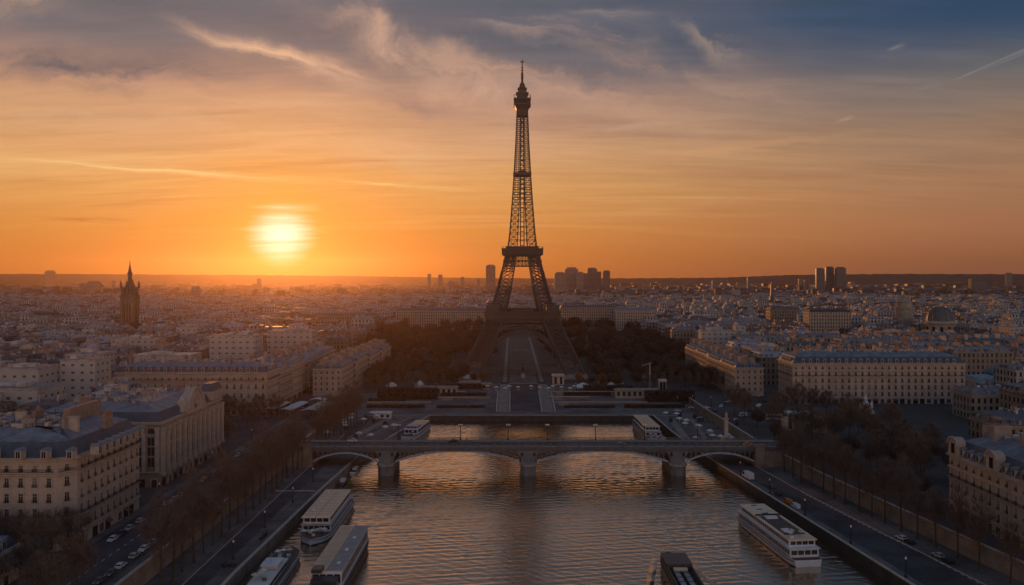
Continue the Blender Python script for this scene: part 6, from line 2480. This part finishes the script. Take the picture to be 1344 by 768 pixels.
        k.beam((-Wd * .5, L * .12, fb + 1.5), (Wd * .1, L * .12, fb + 3.5), .3)
        k.build('crane', M_WHITE, t)
        mast(0, -L * .02, fb + 4.2, 4)
    elif style == 'low':
        cabin('cabin', -L * .34, L * .30, Wd * .82, fb, fb + 3.6, pitch=2.4)
        roof(-L * .1, L * .33, Wd * .88, fb + 3.603)
        cabin('upper_cabin', -L * .30, -L * .11, Wd * .7, fb + 3.603, fb + 5.2, m=M_BGREY)
        clutter(-L * .46, -L * .36, Wd * .6, fb, 4, 5)
    return t


river_boat('river_boat', 'two-decked white river boat with tan roof moored along the left quay wall', -82, 357, math.pi, 60, 14, 'twodeck')
river_boat('river_boat', 'long glass-sided boat with half tan, half grey roof, bottom left on the water', -63.8, 300, 0, 72, 12.4, 'glass')
river_boat('river_boat', 'small white cabin boat with cluttered deck squeezed against the quay wall, bottom left', -86.5, 290, 0.02, 58, 11, 'yacht')
river_boat('river_boat', 'long white boat with brown open roof deck moored near the right quay', 108.5, 334, R(186) + math.pi, 62, 13, 'party')
river_boat('river_boat', 'dark open boat moving downstream at the bottom edge of the river', 60.5, 276, 0, 74, 9.6, 'open')
river_boat('river_boat', 'white boat with short tan roof moored on the left beyond the bridge', -66.5, 564, R(-8), 50, 11.5, 'low')
river_boat('river_boat', 'tan-roofed glass boat moored on the right beyond the bridge', 94, 565, R(1.5), 62, 12, 'twodeck')
for i, (px, py, L_) in enumerate(((452, 618, 15), (441, 634, 12), (404, 668, 9))):
    x, y, z = gp(px, py, ZW)
    t = thing('small_boat', ('small white motor boat tied under the left bridge arch', 'low grey skiff tied to the left quay behind the two-decked boat', 'dark dinghy tied at the quay beside the two-decked boat')[i], 'boat', (lb(y) + 2.6, y, ZW), R(-4))
    k = MB()
    sec = hull_sections(L_, 4, 1, .4)
    ring = [[(-2 * s_ * .8, yy, -.5), (-2 * s_, yy, 1.1), (2 * s_, yy, 1.1), (2 * s_ * .8, yy, -.5)] for yy, s_ in sec]
    for a, b in zip(ring, ring[1:]):
        for j in range(3):
            k.face([b[j], b[j + 1], a[j + 1], a[j]], 1 if j == 1 else 0)
    k.face(ring[0], 0)
    k.build('hull', [M_WHITE if i == 0 else M_HULLD, M_DECK], t)
    k = MB()
    k.box(-1.2, 1.2, -L_ * .2, L_ * .12, 1.11, 2.3)
    k.box(-1.35, 1.35, -L_ * .23, L_ * .14, 2.303, 2.45)
    k.build('cabin', M_WHITE if i < 2 else M_DECK, t)
# wake of the moving boat: two low crests either side of the hull
for s_ in (-1, 1):
    k = MB()
    n = 22
    for i in range(n):
        f0, f1 = i / n, (i + 1) / n
        P_ = []
        for f in (f0, f1):
            cx_, cy_ = 60.5 + s_ * (4.8 + 15 * f), 313 - 62 * f
            hgt = .55 * math.sin(math.pi * min(1, f * 1.05 + .03)) * (1 + .4 * math.sin(f * 31))
            P_.append([(cx_ - s_ * 1.0, cy_ - 1.2, ZW + .004), (cx_, cy_, ZW + .004 + hgt), (cx_ + s_ * 1.3, cy_ + 1.5, ZW + .004)])
        for j in range(2):
            k.face([P_[0][j], P_[0][j + 1], P_[1][j + 1], P_[1][j]])
    o = struct(k.build('wake', water_mat()))


# ------------------------------------------------------------------ lamps, poles, tents, kiosks
def lamp_kind(name, label, h_, globes):
    t = thing(name, label, 'street lamp')
    k = MB()
    k.lathe([(.55, 0), (.55, .6), (.34, .9), (.26, 1.5), (.22, h_ - .4), (.3, h_ - .3), (.1, h_)], 8)
    k.build('post', M_RAIL, t)
    for gx in globes:
        k = MB()
        if gx:
            k.beam((0, 0, h_ - .7), (gx, 0, h_ - .4), .14)
        k.lathe([(.12, h_ - .3), (.28, h_ - .1), (.36, h_ + .2), (.28, h_ + .5), (.1, h_ + .65), (.03, h_ + .9)], 10, gx, 0, 1)
        k.build('globe', [M_RAIL, M_GLOBE], t, True)
    return t


l2 = lamp_kind('bridge_lamp', '', 8.6, (-.9, 0, .9))
bl = [(-30.0, 'first'), (-2.2, 'second'), (20.5, 'third'), (48.5, 'fourth'), (-66, None), (-97, None), (77, None), (108, None)]
for i, (x, o_) in enumerate(bl):
    lab = 'black triple-globe lamp on the far parapet of the bridge, %s' % (('%s from left above open water' % o_) if o_ else ('before the left bank, ' if x < 0 else 'before the right bank, ') + ('inner' if abs(x - 6) < 80 else 'outer'))
    if i == 0:
        l2.location = (x, 467.6, 4.73)
        l2['label'] = lab
    else:
        dup(l2, (x, 467.6, 4.73), 0, lab)
    (l2 if i == 0 else COL.objects[-1])['group'] = 'lamps on the bridge'
l1 = lamp_kind('quay_lamp', '', 6.5, (0,))
spots = []
for y in (300, 338, 376, 414):
    spots.append((-104.0 if y < 350 else -102.5, y, ZQ, 'on the left quay, %s from the bottom edge' % ORD[(y - 300) // 38]))
for j, y in enumerate((282, 318, 356, 392, 428)):
    spots.append((rb(y) + 3.2, y, ZQ, 'on the right quay edge, %s from the bottom edge' % ORD[j]))
for j in range(12):
    x = -108 + j * 20.5
    if abs(x - XA) < 26:
        continue
    spots.append((x, 703 + (j % 2) * 8, 0.02, 'on the esplanade road before the tower, %s from left' % ORD[j]))
for j in range(9):
    spots.append((128 + j * 13, 622 + (j % 2) * 6, 0.02, 'on the street before the palace block, %s from left' % ORD[j]))
for j in range(8):
    spots.append((-142 if j % 2 else -158, 296 + j * 32, .13 if j % 2 == 0 else .02, 'on the left street by the pedimented hall, %s from the near end' % ORD[j]))
for i, (x, y, z, lab) in enumerate(spots):
    lab = 'single white-globe lamp ' + lab
    if i == 0:
        l1.location = (x, y, z)
        l1['label'] = lab
        l1['group'] = 'single globe lamps'
    else:
        dup(l1, (x, y, z), 0, lab, 'single globe lamps')
# tall lattice mast in the right park
x, y, z = gp(853, 513)
t = thing('lattice_mast', 'thin pale lattice mast standing in the dark park right of the tower', 'mast', (x, y, 0))
k = MB()
for a, b in ((-.8, -.8), (.8, -.8), (.8, .8), (-.8, .8)):
    k.beam((a, b, 0), (a * .4, b * .4, 25), .25)
for i in range(12):
    k.beam((-.8 + i * .04, -.8, i * 2), (.8 - i * .04, -.8, i * 2 + 2), .16)
k.beam((-7, 0, 22), (1.5, 0, 24.5), .5)
k.build('frame', M_STEEL, t)
# scooters parked on the quay
k_s = MB()
k_s.beam((-.65, -.06, .3), (-.65, .06, .3), .58, 1, n=10)
k_s.beam((.65, -.06, .3), (.65, .06, .3), .58, 1, n=10)
k_s.loft([(rect(-.7, .4, -.16, .16), .35), (rect(-.85, .1, -.18, .18), .8), (rect(-.8, 0, -.13, .13), .92)])
k_s.beam((.62, 0, .3), (.42, 0, 1.1), .12, 0)
k_s.beam((.42, -.35, 1.1), (.42, .35, 1.1), .06, 1)
sm = k_s.mesh('scooter', [M_HULLD, M_TYRE])
for i in range(9):
    if i < 5:
        x, y, lab = -100.5 + (i % 2) * .4, 322 + i * 1.5, 'dark scooter parked near the lamp on the left quay, %s in its line' % ORD[i]
    else:
        x, y, lab = -105 + (i - 5) * 1.3, 292 + (i % 2), 'dark scooter parked at the bottom of the left quay, %s in its line' % ORD[i - 5]
    tag(link('scooter', sm, None, (x, y, ZQ + .01), 1.2), lab, 'scooter', 'scooters on the left quay').scale = (1.25, 1.25, 1.25)


# tents and pavilions round the esplanade
def canopy(name, label, x, y, z, wd, dp, h_, rz, m, arch=True):
    t = thing(name, label, 'canopy', (x, y, z), rz)
    k = MB()
    n = 8
    for i in range(n):
        f0, f1 = i / n, (i + 1) / n
        za = lambda f: h_ + (math.sin(math.pi * f) * wd * .10 if arch else 0)
        x0, x1 = -wd / 2 + wd * f0, -wd / 2 + wd * f1
        for dz, sg in ((.0, 1), (-.15, -1)):
            pts = [(x0, -dp / 2, za(f0) + dz), (x1, -dp / 2, za(f1) + dz), (x1, dp / 2, za(f1) + dz), (x0, dp / 2, za(f0) + dz)]
            k.face(pts if sg > 0 else pts[::-1])
        for yy in (-dp / 2, dp / 2):
            k.face([(x0, yy, za(f0) - .15), (x1, yy, za(f1) - .15), (x1, yy, za(f1)), (x0, yy, za(f0))])
    k.build('cover', m, t)
    for sx in (-1, 1):
        for f in (-.5, 0, .5):
            k = MB()
            k.beam((sx * (wd / 2 - .3), f * (dp - .6), 0), (sx * (wd / 2 - .3), f * (dp - .6), h_ - .1), .2, n=6)
            k.build('post', M_STEEL, t)
    return t


for i, (x, y, w_, d_, m, lab) in enumerate(((-141, 586, 15, 40, M_TANC, 'large tan arched canopy on the market square at the left bridge end'),
                                       (-160, 590, 9, 38, M_TENT, 'narrow pale canopy beside the large tan one on the market square'),
                                       (-172, 592, 7, 34, M_TANC, 'narrow tan canopy, outermost on the market square'),
                                       (-150, 622, 12, 10, M_TENT, 'small white canopy behind the tan ones on the market square'))):
    canopy('market_canopy', lab, x, y, 0.02, w_, d_, 5.0, R(-4), m)


def pavilion(label, x0, x1, y0, y1, zb, h_, wallm, roofm, posts=0):
    t = thing('pavilion', label, 'pavilion', ((x0 + x1) / 2, (y0 + y1) / 2, zb))
    w_, d_ = (x1 - x0) / 2, (y1 - y0) / 2
    k = MB()
    k.box(-w_ + .6, w_ - .6, -d_ + .8, d_ - .6, -2, h_)
    k.build('wall', wallm, t)
    k = MB()
    k.box(-w_, w_, -d_, d_, h_ + .004, h_ + .7)
    k.loft([(rect(-w_ + .4, w_ - .4, -d_ + .4, d_ - .4), h_ + .704), (rect(-w_ * .9, w_ * .9, -d_ * .4, d_ * .4), h_ + 1.6)])
    k.build('roof', roofm, t)
    n = posts or max(3, int(2 * w_ / 4.5))
    for i in range(n):
        k = MB()
        x = -w_ + .9 + (2 * w_ - 1.8) * (i + .5) / n
        k.box(x - 1.1, x + 1.1, -d_ + .72, -d_ + .798, .8, h_ - .7)
        k.build('window', M_GLASS, t)
    return t


pavilion('long low pavilion with pale roof behind the hedge, left of the esplanade', -84, -46, 684, 694, 0, 5.0, M_STONED, M_PAVEL)
pavilion('pale terrace building at the park edge, left of the esplanade ramps', -48, -28, 724, 734, 0, 4.6, M_STONED, M_PAVEL)
pavilion('pale kiosk just left of the esplanade road crossing', -27, -18, 716, 722, 0, 4.0, M_PAVEL, M_PAVEL)
pavilion('long low pavilion with pale roof and dark front, right of the esplanade', 86, 124, 672, 682, -.5, 5.0, M_STONED, M_PAVEL)
pavilion('stone gatehouse block beside the long right pavilion', 125, 132, 684, 692, 0, 11, M_STONE, M_TRIM, 2)
pavilion('pale stepped monument base right of the esplanade ramps', 37, 49, 744, 756, 0, 8, M_STONE, M_TRIM, 2)
pavilion('white flat kiosk near the moored boat, left square beyond the bridge', -104, -90, 600, 606, ZQ, 3.6, M_TENT, M_TENT, 3)
pavilion('tall pale ticket hall hidden behind trees at the right bridge end', 178, 196, 522, 534, 0, 10, M_TENT, M_TENT, 4)
for i, (px, py, r_, m, lab) in enumerate(((765, 513, 7, M_TENT, 'round cream carousel tent under the orange tree'), (802, 512, 4, M_BGREY, 'small grey domed tent in the right park'), (846, 500, 4, M_BGREY, 'small pale domed tent deep in the right park'),
                                      (514, 512, 5, M_TENT, 'small white peaked tent in the left park'), (551, 510, 5, M_TENT, 'white peaked tent at the left park edge above the pavilion'), (614, 501, 5, M_TENT, 'bright white peaked tent among trees left of the tower'), (566, 490, 4, M_TENT, 'tiny white tent in the left park woods'))):
    x, y, z = gp(px, py)
    t = thing('round_tent', lab, 'tent', (x, y, 0.03))
    k = MB()
    k.lathe([(r_, 3.4), (r_ * .98, 4.2), (r_ * .75, 5.3), (r_ * .4, 6.3), (.25, 7.2)], 16)
    k.build('cover', m, t)
    for j in range(8):
        k = MB()
        a = j * math.pi / 4
        k.beam((r_ * .92 * math.cos(a), r_ * .92 * math.sin(a), 0), (r_ * .92 * math.cos(a), r_ * .92 * math.sin(a), 3.5), .25, n=6)
        k.build('post', M_TENT, t)
# rows of thin young trees on the terrace edges either side of the esplanade
for i in range(11):
    plant(QT[i % 3], 118 + i * 7.6, 706 + (i % 2) * 2, 0, .52, i, 'thin young bare tree in the row before the right park, %s from the esplanade' % ORD[i], 'young trees before the right park')
for i in range(9):
    plant(QT[i % 3], -60 - i * 8.0, 701 + (i % 2) * 2, 0, .5, i, 'thin young bare tree in the row before the left park, %s from the esplanade' % ORD[i], 'young trees before the left park')
# low terrace walls and stairs that step up from the far quay
for i, (x0, x1, y0, zt, lab) in enumerate(((-118, -66, 655, 1.4, 'left of the ramps, lower step'), (-112, -40, 690, 1.6, 'left of the ramps, upper step'), (34, 110, 655, 1.4, 'right of the ramps, lower step'),
                                           (34, 140, 690, 1.8, 'right of the ramps, upper step'), (-62, -18, 672, 1.2, 'close beside the left ramp'), (30, 66, 674, 1.2, 'close beside the right ramp'))):
    t = thing('terrace_wall', 'low stone terrace wall on the slope above the far quay, ' + lab, 'wall', ((x0 + x1) / 2, y0, zs(y0)))
    k = MB()
    k.box(-(x1 - x0) / 2, (x1 - x0) / 2, -.5, .5, -1.0, zt)
    k.build('wall_face', M_QWALL, t)
    k = MB()
    k.box(-(x1 - x0) / 2 - .2, (x1 - x0) / 2 + .2, -.75, .75, zt + .003, zt + .35)
    k.build('coping', M_TRIM, t)
    k = MB()
    for j in range(6):
        k.box(-(x1 - x0) / 2 + 4, -(x1 - x0) / 2 + 12, -.52 - (6 - j) * .8, -.53 - (5 - j) * .8, -1.2 + j * .02, -.4 + j * .32)
    k.build('stair', M_PAVEL, t)
# pale ramps and paths on the squares beyond the bridge
k = MB()
for p0, p1, w_ in (((-112, 488), (-92, 600), 6), ((-100, 520), (-76, 606), 2.2), ((-124, 612), (-66, 618), 3), ((112, 492), (119, 604), 5), ((124, 500), (134, 600), 3.5), ((110, 612), (142, 618), 4), ((118, 540), (138, 548), 2.5)):
    a, b = Vector((*p0, 0)), Vector((*p1, 0))
    d = (b - a).normalized()
    n_ = Vector((-d.y, d.x, 0)) * w_ / 2
    k.face([(a.x + n_.x, a.y + n_.y, ZQ + .012 + w_ * .002), (a.x - n_.x, a.y - n_.y, ZQ + .012 + w_ * .002), (b.x - n_.x, b.y - n_.y, ZQ + .012 + w_ * .002), (b.x + n_.x, b.y + n_.y, ZQ + .012 + w_ * .002)])
struct(k.build('quay_path', M_PAVEL))
# parasols and planters that crowd the squares
ps = MB()
ps.lathe([(.09, 0), (.09, 2.5), (1.9, 2.5), (1.2, 3.0), (.1, 3.5)], 8)
pm_ = ps.mesh('parasol', [M_TENT])
pl_ = MB()
pl_.lathe([(.9, 0), (1.1, .9), (1.0, .95), (.9, 1.0), (1.3, 1.7), (.9, 2.5), (.1, 2.8)], 8)
plm = pl_.mesh('planter', [M_LEAFD])
rq = random.Random(17)
nL = nR = 0
spots_ = []
while len(spots_) < 46:
    left = len(spots_) % 2 == 0
    x, y = (rq.uniform(-123, -80), rq.uniform(482, 608)) if left else (rq.uniform(114, 141), rq.uniform(486, 608))
    if (left and x > lb(y) - 4) or (not left and x < rb(y) + 4) or any((x - a) ** 2 + (y - b) ** 2 < 14 for a, b in spots_):
        x, y = (rq.uniform(-240, -134), rq.uniform(580, 626)) if left else (rq.uniform(150, 215), rq.uniform(500, 610))
    spots_.append((x, y))
spots_.sort(key=lambda p: p[0] / p[1])
for i, (x, y) in enumerate(spots_):
    z = ZQ + .01 if WL < x < wr(y) else .02
    kind = 'parasol' if i % 3 else 'planter'
    if x < 0:
        nL += 1
        lab = 'on the left square beyond the bridge, %s from left' % ORD[nL - 1]
    else:
        nR += 1
        lab = 'on the right square beyond the bridge, %s from left' % ORD[nR - 1]
    tag(link(kind, pm_ if i % 3 else plm, None, (x, y, z), i), ('pale open parasol ' if i % 3 else 'round dark planter ') + lab, kind, 'parasols and planters on the bridge squares').scale = (1.3, 1.3, 1.3)
# white marquee with a ribbed barrel roof and the long bus-like cover at the right bridge end
x, y, z = gp(1070, 563)
t = thing('marquee', 'white ribbed marquee with rounded roof above the right bank trees', 'marquee', (x, y, 0), R(-20))
k = MB()
n = 10
for i in range(n):
    a0, a1 = math.pi * i / n, math.pi * (i + 1) / n
    for j in range(6):
        y0, y1 = -13 + j * 4.4, -13 + j * 4.4 + 4.1
        k.face([(7 * math.cos(a0), y0, 1 + 7 * math.sin(a0)), (7 * math.cos(a0), y1, 1 + 7 * math.sin(a0)), (7 * math.cos(a1), y1, 1 + 7 * math.sin(a1)), (7 * math.cos(a1), y0, 1 + 7 * math.sin(a1))])
for yy in (-13, 13.1):
    k.face([(7 * math.cos(math.pi * i / n), yy, 1 + 7 * math.sin(math.pi * i / n)) for i in range(n + 1)])
k.box(-7, 7, -13, 13, 0, 1)
k.build('cover', M_TENT, t)
x, y, z = gp(1022, 552)
t = thing('tour_bus', 'long white bus standing on the square at the right bridge end', 'bus', (x, y, 0.02))
k = MB()
k.loft([(rect(-9, 9, -1.7, 1.7), .7), (rect(-9, 9, -1.75, 1.75), 1.4), (rect(-9, 9, -1.7, 1.7), 4.2), (rect(-8.6, 8.6, -1.4, 1.4), 4.6)])
k.box(-9, 9, -1.7, 1.7, .65, .7)
k.build('body', M_WHITE, t)
for i in range(9):
    k = MB()
    k.box(-8.6 + i * 1.92, -7.0 + i * 1.92, -1.80, -1.70, 2.3, 3.7)
    k.build('window', M_GLASS, t)
for a in (-6, 5.5):
    for b in (-1.5, 1.5):
        k = MB()
        k.beam((a, b - .2, .55), (a, b + .2, .55), 1.1, n=12)
        k.build('wheel', M_TYRE, t)
# gilded column at the bridge end and the white monument before the palace
x, y, z = gp(967, 573, 0)
t = thing('column', 'tall pale column topped by a statue at the right end of the bridge', 'column', (128, 480, ZQ))
k = MB()
k.box(-2.2, 2.2, -2.2, 2.2, 0, 9)
k.box(-2.6, 2.6, -2.6, 2.6, 9.003, 9.8)
k.build('pedestal', M_STONE, t)
k = MB()
k.lathe([(1.4, 9.8), (1.2, 10.4), (1.05, 20), (1.3, 20.6), (1.7, 21.2)], 14)
k.build('shaft', M_TRIM, t)
k = MB()
k.lathe([(.9, 21.2), (.7, 22.4), (.85, 23.4), (.5, 24.2), (.42, 24.6), (.1, 25.2)], 10)
k.build('statue', M_GOLD, t)
x, y, z = gp(1136, 543)
t = thing('monument', 'white ornate stone monument with figures before the palace block', 'monument', (x, y, 0))
k = MB()
k.box(-5, 5, -3.5, 3.5, 0, 2.5)
k.box(-4, 4, -2.6, 2.6, 2.5, 4.6)
k.build('base', M_TENT, t)
k = MB()
k.lathe([(2.4, 4.6), (1.8, 6.5), (2.2, 8), (1.2, 9.6), (1.5, 11), (.8, 12), (.9, 13), (.2, 14)], 9)
k.build('figure', M_TENT, t)
for sx in (-1, 1):
    k = MB()
    k.lathe([(1.3, 4.6), (.9, 6), (1.1, 7), (.6, 7.6), (.65, 8.2), (.1, 8.8)], 8, sx * 4.4, 0)
    k.build('figure', M_TENT, t)
t = thing('statue', 'dark equestrian statue on a plinth in the middle of the esplanade', 'statue', (XA, 800, 0.02))
k = MB()
k.box(-2, 2, -3, 3, 0, 3.5)
k.box(-1.6, 1.6, -2.5, 2.5, 3.503, 4.4)
k.build('plinth', M_STONED, t)
k = MB()
k.loft([(rect(-.8, .8, -2, 2), 6.4), (rect(-1.0, 1.0, -2.2, 2.2), 7.4), (rect(-.7, .7, -1.8, 1.8), 8.4)])
for a, b in ((-.5, -1.6), (.5, -1.6), (-.5, 1.6), (.5, 1.6)):
    k.beam((a, b, 4.4), (a, b, 6.6), .4, 0, .55)
k.beam((0, -1.7, 8), (0, -2.8, 9.8), .8, 0, .6)
k.beam((0, -2.6, 9.7), (0, -3.6, 9.2), .6, 0, .4)
k.lathe([(.7, 8.2), (.6, 10), (.35, 10.6), (.42, 11.2), (.1, 11.6)], 8)
k.build('horse_and_rider', M_RAIL, t)
# stalls and flecks of white along the esplanade road
for i in range(14):
    px = 640 + i * 9.5 + (i % 3) * 2
    x, y, z = gp(px, 511 + (i % 3) * 1.3)
    if abs(x - XA) < 13 and i % 2:
        continue
    t = thing('market_stall', 'small white market stall on the esplanade road, %s from left' % ORD[i], 'stall', (x, y, 0.03), 0, 'stalls on the esplanade road')
    k = MB()
    k.box(-1.4, 1.4, -1, 1, 0, 1.1)
    for a in (-1.3, 1.3):
        for b in (-.9, .9):
            k.beam((a, b, 1.1), (a, b, 2.6), .12)
    k.build('counter', M_STONED, t)
    k = MB()
    k.loft([(rect(-1.9, 1.9, -1.5, 1.5), 2.6), (rect(-1.9, 1.9, -1.5, 1.5), 2.8), (rect(-.2, .2, -.2, .2), 3.7)])
    k.build('awning', M_TENT, t)

# ------------------------------------------------------------------ evening haze over the whole city
k = MB()
k.box(-9500, 9500, -420, 11000, -13, 345)
hz = k.build('haze', None) if False else link('haze', k.mesh('haze', []))
hm = bpy.data.materials.new('evening haze')
hm.use_nodes = True
hm.node_tree.nodes.clear()
h_ = NT(hm.node_tree)
pv = h_.node('ShaderNodeVolumePrincipled')
pv.inputs['Color'].default_value = (0.62, 0.45, 0.32, 1)
pv.inputs['Density'].default_value = HAZE
pv.inputs['Anisotropy'].default_value = 0.84
pv.inputs['Density Attribute'].default_value = ''
h_.node('ShaderNodeOutputMaterial', {'Volume': pv.outputs[0]})
hz.data.materials.append(hm)
hz['kind'] = 'stuff'
hz['label'] = 'pale evening haze over the city'
